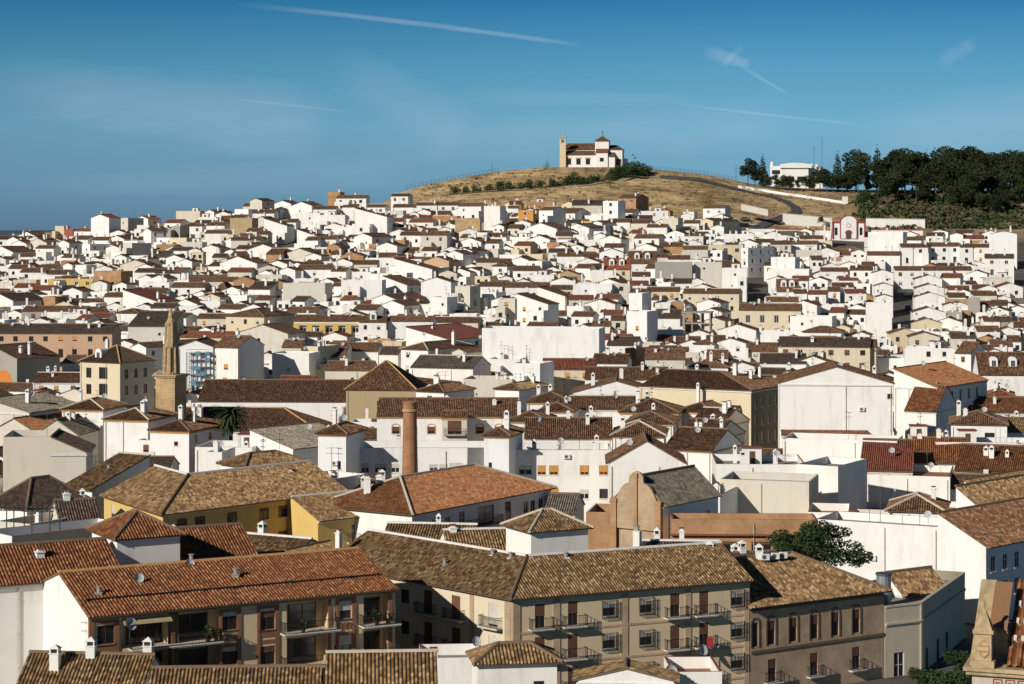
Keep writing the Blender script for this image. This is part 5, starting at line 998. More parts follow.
# slender brick tower with a statue on top
Yt = 400; s = Yt/F; b = at(171, 405, Yt); t = root('brick_tower', (b.x, b.y, -44), R(-22), 'slender baroque brick tower with stacked stages and a figure on top', 'tower'); lm(t, 171, 350, 'slender brick tower')
zz = lambda y: (HY-y)/F*Yt+44
m = MB(); q = 2.1; m.box(-q, q, -q, q, -3, zz(377), 'ST'); m.box(-q-.25, q+.25, -q-.25, q+.25, zz(377), zz(375.5), 'stone'); m.box(-q-.5, q+.5, -q-.5, q+.5, zz(375.5), zz(374), 'stone'); m.build('base', t)
def stage(m, w0, w1, y0, y1, mat='ST'):
    a, c = zz(y0), zz(y1); m.lathe([(w0, a), (w0, a+.4), (w0*.88, a+.5), (w1*.88, c-.7), (w1, c-.5), (w1*1.12, c-.2), (w1*1.12, c)], mat, 8)
m = MB(); stage(m, 1.5, 1.35, 374, 345)
for i in range(8): a = pi/8+i*pi/4; m.tube((1.42*cos(a), 1.42*sin(a), zz(373)), (1.28*cos(a), 1.28*sin(a), zz(346.5)), .22, 'stone', 6)
m.build('lower_stage', t)
m = MB(); stage(m, 1.2, .95, 345, 322)
for i in range(4): a = pi/4+i*pi/2; m.tube((1.15*cos(a), 1.15*sin(a), zz(344)), (.95*cos(a), .95*sin(a), zz(323)), .2, 'stone', 6)
m.build('upper_stage', t)
m = MB(); m.lathe([(.9, zz(322)), (.75, zz(320)), (.55, zz(318)), (.6, zz(316.5))], 'stone', 8); m.build('pedestal', t)
m = MB(); m.lathe([(.5, zz(316.5)), (.55, zz(315)), (.42, zz(312.5)), (.5, zz(310.8)), (.22, zz(310.1)), (.26, zz(309.3)), (.24, zz(308.6)), (.05, zz(308))], 'stone', 8); m.tube((.4, 0, zz(311)), (.75, -.3, zz(313)), .13, 'stone', 5); m.tube((-.4, 0, zz(311)), (-.7, -.2, zz(309.5)), .13, 'stone', 5); m.build('statue', t)
# round brick factory chimney
Yc = 288; b = at(410, 480, Yc); t = root('brick_chimney', (b.x, b.y, -45), 0, 'tall round orange brick factory chimney standing before white apartments', 'chimney'); lm(t, 410, 440, 'tall brick chimney')
zz2 = lambda y: (HY-y)/F*Yc+45
m = MB(); m.lathe([(1.35, -2), (1.12, zz2(482)), (.92, zz2(412))], 'BC', 20); m.build('shaft', t)
m = MB(); m.lathe([(.92, zz2(412)), (1.12, zz2(411.2)), (1.12, zz2(409.8)), (.92, zz2(409))], 'stone', 20); m.lathe([(.93, zz2(409)), (.93, zz2(403.5)), (1.05, zz2(403)), (1.05, zz2(401.5)), (.7, zz2(401.4))], 'BC', 20); m.build('crown', t)
# hilltop hermitage
def chapel():
    Y0 = 952; s = Y0/F; b = at(563, 168, Y0); z0 = b.z+.2; t = root('hilltop_chapel', (b.x, Y0, z0), R(-7), 'white hilltop chapel with slim stone bell gable and brown tiled roofs', 'church'); lm(t, 592, 160, 'hilltop chapel')
    X = lambda p: (p-563)*s; Z = lambda y: (168.3-y)*s
    m = MB(); m.box(X(560), X(566), -1.4, .6, -2, Z(144), 'Q'); m.box(X(560), X(561.6), -1.4, .6, Z(144), Z(139), 'Q'); m.box(X(564.4), X(566), -1.4, .6, Z(144), Z(139), 'Q'); m.box(X(559.5), X(566.5), -1.6, .8, Z(139), Z(138), 'stone'); m.prism([(X(560), -1.4, Z(138)), (X(566), -1.4, Z(138)), (X(563), -1.4, Z(136.3))], (0, 2, 0), 'ST'); m.build('bell_gable', t)
    m = MB(); m.tube((X(563), -.4, Z(141.2)), (X(563), -.4, Z(142.8)), .55, 'iron', 8, .8); m.build('bell', t)
    w_ = MB(); w_.box(X(563), X(596), 4, 14, -2, Z(150.5), 'W'); rm = MB(); hs = [dict(u=X(p)-X(563), z=Z(165.3), w=2.0, h=2.6, dep=.3, k='b') for p in (569, 578.5, 588)]
    panel(w_, (X(563), 0), (1, 0), X(596)-X(563), -2, Z(155.2), [(o['u']-1, o['z'], o['u']+1, o['z']+2.6, .3) for o in hs], 'W'); w_.poly([(X(563), 4, Z(151)), (X(563), 0, Z(155.2)), (X(563), 0, -2), (X(563), 4, -2)], 'W')
    slope(rm, [(X(562.5), -.5, Z(155.5)), (X(596), -.5, Z(155.5)), (X(596), 4, Z(151.2)), (X(562.5), 4, Z(151.2))], 'rb'); slope(rm, [(X(563.5), 3.4, Z(149.8)), (X(596), 3.4, Z(149.8)), (X(596), 9, Z(143.4)), (X(565.5), 9, Z(143.4))], 'rb'); slope(rm, [(X(596), 14.6, Z(149.8)), (X(563.5), 14.6, Z(149.8)), (X(565.5), 9, Z(143.4)), (X(596), 9, Z(143.4))], 'rb')
    w_.box(X(596.2), X(608), -1, 11, -2, Z(153.3), 'W'); slope(rm, [(X(595.8), -1.5, Z(153.5)), (X(608.3), -1.5, Z(153.5)), (X(608), 2, Z(148.2)), (X(596.2), 2, Z(148.2))], 'rr')
    w_.box(X(595), X(608.6), 1.2, 8.5, Z(156), Z(141.6), 'W'); q = [(X(594.3), .6, Z(141.6)), (X(609.3), .6, Z(141.6)), (X(609.3), 9.1, Z(141.6)), (X(594.3), 9.1, Z(141.6))]; ap = (X(601.8), 4.9, Z(136.2))
    for i in range(4): slope(rm, [q[i], q[(i+1) % 4], ap], 'rb')
    w_.box(X(608.8), X(622), 2, 14, -2, Z(150.3), 'W'); q = [(X(608.6), 1.5, Z(150.3)), (X(622.8), 1.5, Z(150.3)), (X(622.8), 14.5, Z(150.3)), (X(608.6), 14.5, Z(150.3))]; r0, r1_ = (X(609), 8, Z(145.3)), (X(616), 8, Z(145.3))
    slope(rm, [q[0], q[1], r1_, r0], 'rb'); slope(rm, [q[1], q[2], r1_], 'rb'); slope(rm, [q[2], q[3], r0, r1_], 'rb')
    w_.box(X(609), X(615), -.8, 2, -2, Z(157.5), 'W'); slope(rm, [(X(608.8), -1.2, Z(157.7)), (X(615.3), -1.2, Z(157.7)), (X(614.5), 2, Z(153)), (X(608.8), 2, Z(153))], 'rb')
    w_.box(X(622.2), X(625.5), 6, 16, -2, Z(159), 'W'); w_.box(X(622.5), X(627), 9, 20, -2, Z(163), 'W')
    w_.build('wall', t); ro = rm.build('roof', t)
    for o in hs:
        f = link('window', cached('chw', lambda: m_simple(2.0, 2.6, 'b')), t, (X(563)+o['u'], 0, o['z'])); mm = MB(); mm.box(-1.25, 1.25, -.1, -.004, 2.6, 3.1, 'capo'); mm.build('lintel', f)
    m = MB(); m.box(-.9, .9, -.06, -.004, 0, 1.7, 'glass'); m.build('window', t, (X(602), -1, Z(162.5)))
    m = MB(); m.box(-1.2, 1.2, -.06, -.004, 0, 3.0, 'wood'); m.build('door', t, (X(618.5), 2, Z(166.5)))
    m = MB(); m.tube(ap, (ap[0], ap[1], ap[2]+2.2), .1, 'iron', 4); m.box(ap[0]-.6, ap[0]+.6, ap[1]-.05, ap[1]+.05, ap[2]+1.5, ap[2]+1.65, 'iron'); m.build('cross', ro)
    m = MB(); m.box(X(548), X(634), -5, 22, -5, -.02, 'bank'); m.build('terrace', t)
chapel()
# cemetery chapel front
def cemetery():
    Y0 = 850; s = Y0/F; b = at(848.5, 238.5, Y0); t = root('cemetery_chapel', (b.x, Y0, b.z), R(-4), 'white chapel front with red-trimmed round arch and pilasters above the town', 'church'); lm(t, 848, 228, 'red-trimmed chapel front')
    m = MB(); w2 = 6.6; m.box(-w2, w2, 0, 9, -4, 6.6, 'W'); m.build('wall', t)
    pts = [(-3.1, 0), (3.1, 0), (3.1, 6.8)]+[(3.1*cos(pi*i/12), 6.8+2.3*sin(pi*i/12)) for i in range(1, 12)]+[(-3.1, 6.8)]
    m = MB(); m.prism([(a, -.5, z) for a, z in pts], (0, .497, 0), 'W'); m.build('gable', t)
    m = MB()
    for x in (-w2, -3.5, 3.1, w2-.4): m.box(x, x+.4, -.6, -.503 if abs(x) < 4 else -.003, 0, 6.8, 'trimr')
    m.box(-w2, -3.5, -.3, -.003, 6.3, 6.8, 'trimr'); m.box(3.5, w2, -.3, -.003, 6.3, 6.8, 'trimr')
    for i in range(12):
        a, c = pi*i/12, pi*(i+1)/12; m.prism([(3.1*cos(a), -.65, 6.8+2.3*sin(a)), (3.5*cos(a), -.65, 6.8+2.7*sin(a)), (3.5*cos(c), -.65, 6.8+2.7*sin(c)), (3.1*cos(c), -.65, 6.8+2.3*sin(c))], (0, .6, 0), 'trimr')
    for i in range(8):
        a, c = pi*i/8, pi*(i+1)/8; m.prism([(1.1*cos(a), -.6, 2.0+1.1*sin(a)), (1.5*cos(a), -.6, 2.0+1.5*sin(a)), (1.5*cos(c), -.6, 2.0+1.5*sin(c)), (1.1*cos(c), -.6, 2.0+1.1*sin(c))], (0, .09, 0), 'trimr')
    m.build('red_trim', t)
    m = MB(); m.prism([(-1.1, -.56, 0), (1.1, -.56, 0), (1.1, -.56, 2)]+[(1.1*cos(pi*i/6), -.56, 2+1.1*sin(pi*i/6)) for i in range(1, 6)]+[(-1.1, -.56, 2)], (0, .05, 0), 'wood'); m.build('door', t)
    for x in (-5, 5): m = MB(); m.box(-.55, .55, -.08, -.004, 0, 2.6, 'glass'); m.tube((0, -.08, 2.6), (0, -.004, 2.6), .55, 'glass', 10); m.build('window', t, (x, 0, 1.4))
    m = MB(); m.tube((0, -.56, 5.2), (0, -.505, 5.2), .9, 'trimr', 14); m.tube((0, -.6, 5.2), (0, -.562, 5.2), .7, 'X', 14); m.build('emblem', t)
cemetery()
def run_wall(name, lab, x0, y0, x1, y1, Y0, Y1, h, mat, copm, th=.5, short=None, n=1, dots=False):
    A, B = at(x0, y0, Y0), at(x1, y1, Y1); t = root(name, A, atan2(B.y-A.y, B.x-A.x), lab, 'wall'); L = hypot(B.x-A.x, B.y-A.y); m = MB(); dz = B.z-A.z
    m.prism([(0, 0, -h), (L, 0, dz-h), (L, 0, dz), (0, 0, 0)], (0, th, 0), mat); m.build('wall_body', t)
    m = MB(); m.prism([(0, -.12, 0.003), (L, -.12, dz+.003), (L, -.12, dz+.25), (0, -.12, .25)], (0, th+.24, 0), copm)
    if dots:
        for i in range(int(L/4)+1): x = min(L-.3, i*4.0); z = dz*x/L; m.box(x, x+.5, -.1, th+.1, z+.25, z+1.1, copm)
    m.build('coping', t)
    if short: lm(t, (x0+x1)/2, (y0+y1)/2, short)
    return t
run_wall('cemetery_wall', 'white wall with dark red coping left of the red-trimmed chapel front', 776, 229.5, 831, 230.5, 852, 851, 4, 'W', 'trimr', dots=True)
run_wall('cemetery_wall', 'white wall topped with red pillars right of the red-trimmed chapel front', 869, 230, 923, 230.5, 852, 850, 5, 'W', 'trimr', dots=True)
run_wall('old_wall', 'tall cracked pale wall behind the cemetery chapel, right part', 866, 218.5, 925, 219.5, 872, 870, 7, 'W', 'capt', short='tall cracked pale wall')
run_wall('old_wall', 'tall cracked pale wall left of the cemetery chapel beside the hill road', 783, 213.5, 832, 218, 870, 872, 7, 'W', 'capt')
run_wall('low_wall', 'long thin white wall crossing the scrub below the pine wood', 930, 222, 1010, 229, 880, 872, 1.6, 'W', 'copw')
run_wall('retaining_wall', 'low pale retaining wall beside the dirt lot', 741, 204, 768, 210, 866, 862, 2.5, 'K', 'capt')
# boundary wall with fence below the villa
A, B = gp(738, 188), gp(845, 204); t = root('boundary_wall', A, 0, 'white boundary wall with posts running down the hill below the white villa', 'wall'); lm(t, 790, 194, 'white boundary wall below the villa'); m, m2 = MB(), MB(); n = 26; prev = None
for i in range(n+1):
    x = 738+107*i/n; p = gp(x, interp([(738, 188), (790, 196), (845, 204)], x))-A
    if prev is not None: m.prism([(prev.x, prev.y, prev.z-1), (p.x, p.y, p.z-1), (p.x, p.y, p.z+1.1), (prev.x, prev.y, prev.z+1.1)], (0, .35, 0), 'X'); m2.tube((prev.x, prev.y+.1, prev.z+2.5), (p.x, p.y+.1, p.z+2.5), .05, 'wire', 4)
    if i % 2 == 0: m2.box(p.x-.12, p.x+.12, p.y+.02, p.y+.26, p.z+1.1, p.z+2.7, 'wire')
    prev = p
m.box(prev.x-1.2, prev.x+1.2, prev.y-.5, prev.y+.5, prev.z-1, prev.z+3.2, 'X'); m.build('wall_body', t); m2.build('fence', t)
# fence on the grassy crest
for nm, xa, xb, lab in (('fence', 407, 500, 'thin wire fence along the left crest of the grassy hill'), ('fence', 640, 738, 'thin wire fence along the crest right of the hilltop chapel')):
    a = at(xa, interp(SILY, xa), 958); t = tag(MB().build(nm), lab, 'fence') if 0 else None; m = MB(); pr = None; k = 0; x = xa
    while x <= xb:
        X_ = (x-512)/F*957; p = Vector((X_, 957, g(X_, 957)-.3)); m.tube(p, p+Vector((0, 0, 2.3)), .06, 'wire', 4)
        if pr is not None:
            for h_ in (.8, 1.5, 2.2): m.tube(pr+Vector((0, 0, h_)), p+Vector((0, 0, h_)), .035, 'wire', 3)
        pr = p; x += 4
    o = m.build(nm); tag(o, lab, 'fence')
# villa
Yv = 972; s = Yv/F; b = at(770, 182, Yv); t = root('villa', (b.x, Yv, b.z-1), R(-8), 'white modern villa with curved roof among dark trees on the right hill', 'house'); lm(t, 795, 170, 'white hill villa')
X = lambda p: (p-770)*s; Z = lambda y: (184-y)*s
m = MB(); m.box(X(770), X(782), 0, 10, -2, Z(166), 'X'); m.box(X(782), X(808), -2, 10, -2, Z(168), 'X'); pts = [(X(780), Z(168))]+[(X(780+i*3), Z(164.5-sin(pi*i/10)*1.6)) for i in range(11)]+[(X(812), Z(168))]; m.prism([(a, -3, z) for a, z in pts], (0, 13, 0), 'X'); m.box(X(808), X(822), 2, 10, -2, Z(167), 'X'); m.box(X(810), X(812), 1, 3, Z(167), Z(163.5), 'X'); m.box(X(815), X(817), 1, 3, Z(167), Z(164), 'X'); m.tube((X(772), 2, Z(166)), (X(772), 2, Z(161.5)), 1.0, 'X', 10, .7); m.build('wall', t)
for a, c, z0_, z1_, y_ in ((772, 780, 174, 170, -.06), (784, 794, 181, 176.5, -2.06), (797, 806, 181, 176.5, -2.06), (811, 819, 176, 172, 1.94)): m = MB(); m.box(X(a), X(c), y_, y_+.05, Z(z0_), Z(z1_), 'glass'); m.build('window', t)
# concrete skeleton
bY = hitY(683, 312, 9); b = at(683, 312, bY); t = root('unfinished_building', (b.x, bY, b.z-9), R(-10), 'unfinished grey concrete frame of columns and slabs among white houses', 'building'); lm(t, 696, 322, 'unfinished concrete frame'); m, m2 = MB(), MB()
for k in range(3): m.box(-.3, 7.6, -.3, 8.3, 2.9*(k+1), 2.9*(k+1)+.3, 'conc')
for i in range(4):
    for j in range(3): m2.box(i*2.4-.15, i*2.4+.2, j*3.9-.15, j*3.9+.2, -3, 8.9, 'conc')
m.build('slabs', t); m2.build('columns', t)
# scaffold with blue netting
sf = [h for h in HOUSES if h['lab'] and 'behind the blue scaffolding' in h['lab']][0]; bY = sf['Y']-.6; b = at(187, 352, bY); t = root('scaffolding', (b.x, bY, b.z-9), 0, 'blue netted scaffolding on the white gable right of the slender brick tower', 'scaffolding'); lm(t, 198, 372, 'blue scaffolding'); m, m2 = MB(), MB()
for i in range(6):
    x = i*1.05
    for y in (0, -.9): m.tube((x, y, -1), (x, y, 9), .06, 'bluenet', 5)
for k in range(6): m.box(0, 5.3, -.9, 0, k*1.6+.9, k*1.6+.98, 'capt'); m.tube((0, -.92, k*1.6+1.6), (5.3, -.92, k*1.6+1.6), .05, 'bluenet', 4)
m.build('frame', t)
for i in range(5):
    for k in range(6):
        if random.random() < .45: m2 = MB(); m2.box(i*1.05+.05, i*1.05+1.0, -.97, -.95, k*1.6+random.uniform(.1, .6), k*1.6+random.uniform(1.0, 1.5), 'bluenet'); m2.build('net_panel', t)
# orange mural
mh = [h for h in HOUSES if h['short'] == 'orange mural wall'][0]; W_ = mh['W']; m = MB()
Hm_ = 10; pts = [(-W_/2+.1, 1.5), (W_/2-1.0, 1.5), (W_/2-1.3, 4.0), (W_/2-2.0, 5.6), (W_/2-3.3, 6.8), (-W_/2+2.2, 6.3), (-W_/2+.1, 6.6)]
m.prism([(a, -7.03, z) for a, z in pts], (0, .025, 0), 'orange'); m.build('mural', mh['o'])
# pergola
b = at(-4, 520, 211); t = root('pergola', (b.x, b.y, -45), R(-10), 'thin steel pergola on the terrace at the left edge', 'pergola'); m = MB()
zt = (HY-510)/F*211+45
for i in range(4):
    for j in (0, 2.6): m.tube((i*1.9, j, zt-3.6), (i*1.9, j, zt), .06, 'wire', 6)
for j in (0, 2.6): m.tube((-.3, j, zt), (6.1, j, zt), .06, 'wire', 5)
for i in range(13): m.tube((i*.5-.1, -.4, zt+.05), (i*.5-.1, 3.0, zt+.05), .035, 'wire', 4)
m.build('frame', t)
# stone church corner, lower right
Yq = 118; b = at(968, 668, Yq); t = root('stone_church', (b.x, b.y, -45), R(-19), 'stone church corner with carved pinnacle, key-pattern frieze and large roof tiles', 'church'); lm(t, 995, 640, 'stone church corner')
zq = b.z+45; m = MB(); m.box(.3, 9, .3, 9, -2, zq-1.6, 'ST'); m.box(.2, 9, .2, 9, zq-1.6, zq-.35, 'capt'); m.box(-.1, 9.1, -.1, 9.1, zq-.35, zq-.12, 'stone'); m.box(-.25, 9.2, -.25, 9.2, zq-.12, zq+.1, 'stone'); m.build('wall', t)
m = MB()                                    # running key pattern in red
for i in range(11):
    x = 1.35+i*.68; z = zq-1.12; q = .05
    for a, c, d, e in ((0, .52, .52, .58), (.46, .52, .1, .52), (.14, .46, .1, .16), (.14, .20, .16, .40), (.20, .36, .34, .40), (.52, .68, .0, .06), (0, .06, .0, .52)): m.box(x+a, x+c, .17, .195, z+d, z+e, 'trimr')
m.box(1.3, 9, .17, .195, zq-1.3, zq-1.24, 'trimr'); m.build('frieze', t)
rm = MB(); slope(rm, [(2.1, .1, zq+.2), (9.2, .1, zq+.2), (9.2, 6.6, zq+4.0), (2.1, 6.6, zq+4.0)], 'ru', .42, .09)
for z_ in (.30, .50, .70):
    for i in range(16):
        x = 2.2+i*.42; y = .1+6.5*z_; rm.tube((x+.21, y-.17, zq+.2+3.8*(z_)-.05), (x+.21, y+.17, zq+.2+3.8*z_+.18), .13, 'copw', 7)
rm.build('roof', t)
m = MB(); m.prism([(.2, -.1, zq+.1), (.2, 5.6, zq+3.9), (.2, 5.6, zq+2.8), (.2, 1.2, zq-.05)], (.7, 0, 0), 'ST')
m.prism([(.1, .0, zq+.35), (.1, 5.7, zq+4.1), (.1, 5.7, zq+3.92), (.1, .0, zq+.15)], (.9, 0, 0), 'stone'); m.build('verge_wall', t)
m = MB(); m.prism([(1.0, 1.6, zq+1.9), (2.0, 1.6, zq+1.9), (2.0, 4.9, zq+4.0), (1.0, 4.9, zq+4.0)], (0, 0, .15), 'ro'); m.box(1.0, 2.0, 1.7, 4.8, zq+.6, zq+1.85, 'stone'); m.build('buttress', t)
m = MB(); q = .62; m.box(.35-q+.5, .35+q+.5, -.3, .94, zq+.1, zq+.5, 'stone'); m.box(.4, 1.3, -.1, .8, zq+.5, zq+2.0, 'stone'); m.box(.28, 1.42, -.22, .92, zq+2.0, zq+2.2, 'stone')
A_ = [(.35, -.15, zq+2.2), (1.35, -.15, zq+2.2), (1.35, .85, zq+2.2), (.35, .85, zq+2.2)]
for i in range(4): m.poly([A_[i], A_[(i+1) % 4], (.85, .35, zq+3.5)], 'stone')
m.tube((.85, .35, zq+3.4), (.85, .35, zq+3.75), .12, 'stone', 6); m.prism([(.55, -.105, zq+.9), (.85, -.105, zq+.6), (1.15, -.105, zq+.9), (1.15, -.105, zq+1.4), (.85, -.105, zq+1.7), (.55, -.105, zq+1.4)][::-1], (0, -.06, 0), 'ST'); m.build('pinnacle', t)
# ---------------------------------------------------------------- trees
def leaf_mesh(name, blobs, n, size, mat, seed, elong=1.0):
    rr = random.Random(seed); m = MB(); mi = m.mi(mat); tot = sum(b[3]*b[4]*b[5] for b in blobs)
    for bx, by, bz, rx, ry, rz in blobs:
        for _ in range(int(n*(rx*ry*rz)/tot)+1):
            while True:
                a, b, c = rr.uniform(-1, 1), rr.uniform(-1, 1), rr.uniform(-1, 1); d = a*a+b*b+c*c
                if d <= 1 and (d > .25 or rr.random() < .3): break
            p = Vector((bx+a*rx, by+b*ry, bz+c*rz)); s_ = size*rr.uniform(.5, 1.3)
            u = Vector((rr.gauss(0, 1), rr.gauss(0, 1), rr.gauss(0, .7))).normalized(); v = u.cross(Vector((rr.gauss(0, 1), rr.gauss(0, 1), rr.gauss(0, 1)))).normalized()
            i = len(m.v); m.v += [tuple(p-u*s_*elong), tuple(p+v*s_*.6), tuple(p+u*s_*elong), tuple(p-v*s_*.6)]; m.f.append((i, i+1, i+2, i+3)); m.m.append(mi); m.uv += [(0, 0)]*4
    return m.mesh('crown')
def trunk_mesh(h, r, limbs, seed):
    rr = random.Random(seed); m = MB(); m.tube((0, 0, -1.5), (0, 0, h*.55), r, 'trunk', 7, r*.7, False); m.tube((0, 0, h*.55), (rr.uniform(-.3, .3), 0, h*.9), r*.7, 'trunk', 6, r*.2, False)
    for i in range(limbs): a = rr.uniform(0, 6.3); z = h*rr.uniform(.4, .75); l = h*rr.uniform(.15, .28); m.tube((0, 0, z), (cos(a)*l, sin(a)*l, z+l*.6), r*.4, 'trunk', 5, r*.1, False)
    return m.mesh('trunk')
def blobs_round(h, w, seed, k=9):
    rr = random.Random(seed); o = []
    for _ in range(k): a = rr.uniform(0, 6.3); d = rr.uniform(.2, .62)*w/2; z = h*rr.uniform(.36, .86); r_ = w*rr.uniform(.17, .27); o.append((cos(a)*d, sin(a)*d, z, r_, r_, r_*rr.uniform(.6, .9)))
    o.append((0, 0, h*.9, w*.2, w*.2, h*.1)); return o
def blobs_cone(h, w, seed, k=11):
    rr = random.Random(seed); o = []
    for i in range(k): t_ = i/(k-1); r_ = w/2*(1-t_)**.8*.8+.25; a = rr.uniform(0, 6.3); o.append((cos(a)*r_*.3, sin(a)*r_*.3, h*(.15+.83*t_), r_, r_, h*.07))
    return o
TV = {}
for i in range(6): TV['p%d' % i] = (lambda i=i: leaf_mesh('crown', blobs_round(1*14, 9.5, i*7+1, 14), 3400, .34, 'pine', i))
for i in range(3): TV['c%d' % i] = (lambda i=i: leaf_mesh('crown', blobs_cone(14, 6 if i < 2 else 3.4, i*5+2), 1700, .33, 'pine', 40+i))
for i in range(4): TV['b%d' % i] = (lambda i=i: leaf_mesh('crown', [(a[0], a[1], a[2]*.62-3.6, a[3], a[4], a[5]) for a in blobs_round(14, 9.5, i*3+90, 8)], 1200, .35, 'leaf', 60+i))
def tree(kind, X, Y, h, label, group=None, z=None, name='pine_tree', cat='tree', w=None, tr=True):
    t = root(name, (X, Y, (g(X, Y) if z is None else z)-.2), random.uniform(0, 6), label, cat, group); sc_ = h/14.0; sw = (w or sc_) if w else sc_*random.uniform(.9, 1.15)
    c = link('crown', cached('t'+kind, TV[kind]), t); c.scale = (sw, sw, sc_)
    if tr: q = link('trunk', cached(('tr', kind), lambda: trunk_mesh(14, .28, 5, 3)), t); q.scale = (sc_, sc_, sc_)
    return t
EDGE = [(748, 182, 157, 'p1', 'round dark tree left of the white villa on the hill'), (763, 182, 154, 'c0', 'pointed dark conifer just left of the white villa'), (755, 186, 162, 'p3', 'low dark tree between the villa and the boundary wall end'),
        (838, 188, 151, 'c0', 'tall thin conifer nearest right of the white villa'), (847, 189, 154, 'c2', 'second thin conifer right of the white villa'), (856, 190, 148, 'p2', 'tall full dark tree behind the red-trimmed chapel front'),
        (877, 190, 145, 'c1', 'tallest spiky conifer rising above the right wood'), (867, 192, 157, 'c2', 'short pointed conifer left of the tallest spiky one'), (886, 190, 158, 'c2', 'thin conifer right of the tallest spiky one')]
for x, yb, yt, k, lab in EDGE:
    Y = 955; b = at(x, yb, Y); zg = g(b.x, Y); h = (HY-yt)/F*Y-zg; tree(k, b.x, Y, h, lab, name='conifer' if k[0] == 'c' else 'pine_tree')
rr = random.Random(5)
ORDN = 'first second third fourth fifth sixth seventh eighth ninth tenth eleventh twelfth thirteenth fourteenth fifteenth sixteenth seventeenth eighteenth nineteenth twentieth'.split()
for row, (Y, n, top) in enumerate(((1000, 22, 150), (982, 20, 152), (964, 19, 155), (944, 18, 162), (922, 14, 172), (903, 9, 184))):
    for i in range(n):
        x0 = (893, 893, 893, 872, 880, 945)[row]; x = x0+(1075-x0)*(i+rr.uniform(.1, .9))/n; X_ = (x-512)/F*Y; zg = g(X_, Y); h = (HY-top+rr.uniform(-7, 5))/F*Y-zg; tree(('c%d' % rr.randrange(2)) if row < 4 and rr.random() < .22 else 'p%d' % rr.randrange(6), X_, Y+rr.uniform(-6, 6), max(8, h), ('front-row pine at the foot of the right wood, %s from its left' % ORDN[i]) if row == 4 else 'low pine below the front row of the right wood, %s from the left' % ORDN[i] if row == 5 else 'dark green pine standing in the dense wood on the right hill', 'pines in the wood on the right hill', w=max(8, h)/14*1.2)
for i, x in enumerate((769, 776, 784, 791, 799, 806, 813, 820, 827, 833, 842, 850, 858)):
    Y = 950; X_ = (x-512)/F*Y; tree('p%d' % (i % 6), X_, Y, rr.uniform(6, 8) if 766 < x < 815 else rr.uniform(9, 13), 'small dark tree, %s from the left in the row below the white villa' % ORDN[i], 'trees in the row below the villa')
for i, x in enumerate((862, 868, 905, 918, 935, 952, 968, 985)):
    p = gp(x, 203+rr.uniform(-3, 4)); tree('b%d' % (i % 4), p.x, p.y, rr.uniform(9, 14), 'low scrub bush below the pine wood, %s from the left' % ORDN[i], 'scrub bushes below the wood', name='bush', cat='bush', tr=False)
for i, (x, y, h, nt_) in enumerate(((455, 194, 5, 'lowest'), (466, 193, 5, ''), (478, 192, 6, ''), (489, 191, 5, ''), (499, 190, 6, ''), (509, 189.5, 6, ''), (519, 189, 5, ''), (529, 188, 6, ''), (540, 187.5, 5, ''), (552, 186.5, 6, ''), (561, 186, 6, ''), (572, 185.5, 9, 'tall'), (583, 185, 6, ''), (592, 183, 6, ''), (601, 182, 6, ''), (611, 181, 7, ''), (619, 179, 9, ''), (627, 177, 10, ''), (636, 176, 10, ''), (644, 175, 8, ''))):
    p = gp(x, y); tree('b%d' % (i % 4), p.x, p.y, h*1.7, {'lowest': 'lowest left bush of the green row crossing the grassy hill', 'tall': 'tallest bush in the green row below the hilltop chapel'}.get(nt_, 'green bush, %s from the left in the slanting row across the hill' % ORDN[i]), 'bushes in the slanting row on the hill', name='bush', cat='bush', tr=False)
TV['dry'] = lambda: leaf_mesh('crown', [(a[0], a[1], a[2]*.6-2, a[3], a[4], a[5]) for a in blobs_round(14, 9.5, 77, 9)], 500, .2, 'dry', 3, 1.6)
p = gp(547, 170.5); tree('dry', p.x, 950, 7, 'bare leafless shrub left of the hilltop chapel', name='shrub', cat='shrub', z=g(p.x, 950))
p = gp(610, 188); tree('dry', p.x, p.y, 9, 'dry brown shrub on the slope below the hilltop chapel', name='shrub', cat='shrub')
p = gp(817, 222); tree('b1', p.x, 868, 6, 'green bush hanging over the cracked pale wall', name='bush', cat='bush', tr=False, z=g(p.x, 868)+3)
# broad tree behind the brown brick house
Y = 223; b = at(818, 545, Y); TV['big'] = lambda: leaf_mesh('crown', [(rr.uniform(-3.4, 3.4), rr.uniform(-2.6, 2.6), 11.2+rr.uniform(-1.2, 1.4), rr.uniform(.8, 1.4), rr.uniform(.8, 1.4), rr.uniform(.6, 1.0)) for _ in range(22)]+[(0, 0, 12.9, 1.6, 1.4, .8)], 9000, .15, 'leaf', 8)
TV['big2'] = lambda: leaf_mesh('crown', [(rr.uniform(-1.8, 1.8), rr.uniform(-1.6, 1.6), 6.5+rr.uniform(-2.2, 2.0), rr.uniform(.6, 1.1), rr.uniform(.6, 1.1), rr.uniform(.6, .9)) for _ in range(16)], 6000, .12, 'leaf', 9)
t = root('broadleaf_tree', (b.x, Y, -45), 0, 'broad dark leafy tree behind the roof of the brown brick house', 'tree'); lm(t, 818, 542, 'broad leafy tree'); link('crown', cached('big', TV['big']), t).scale = (1.22, 1.2, 1.02); m = MB(); m.tube((0, 0, -1), (0, 0, 9.5), .35, 'trunk', 8, .22)
for i in range(9): a = i*.7; m.tube((0, 0, 7.5+i*.2), (2.8*cos(a), 2.2*sin(a), 11+.2*i), .14, 'trunk', 5, .05)
m.build('trunk', t)
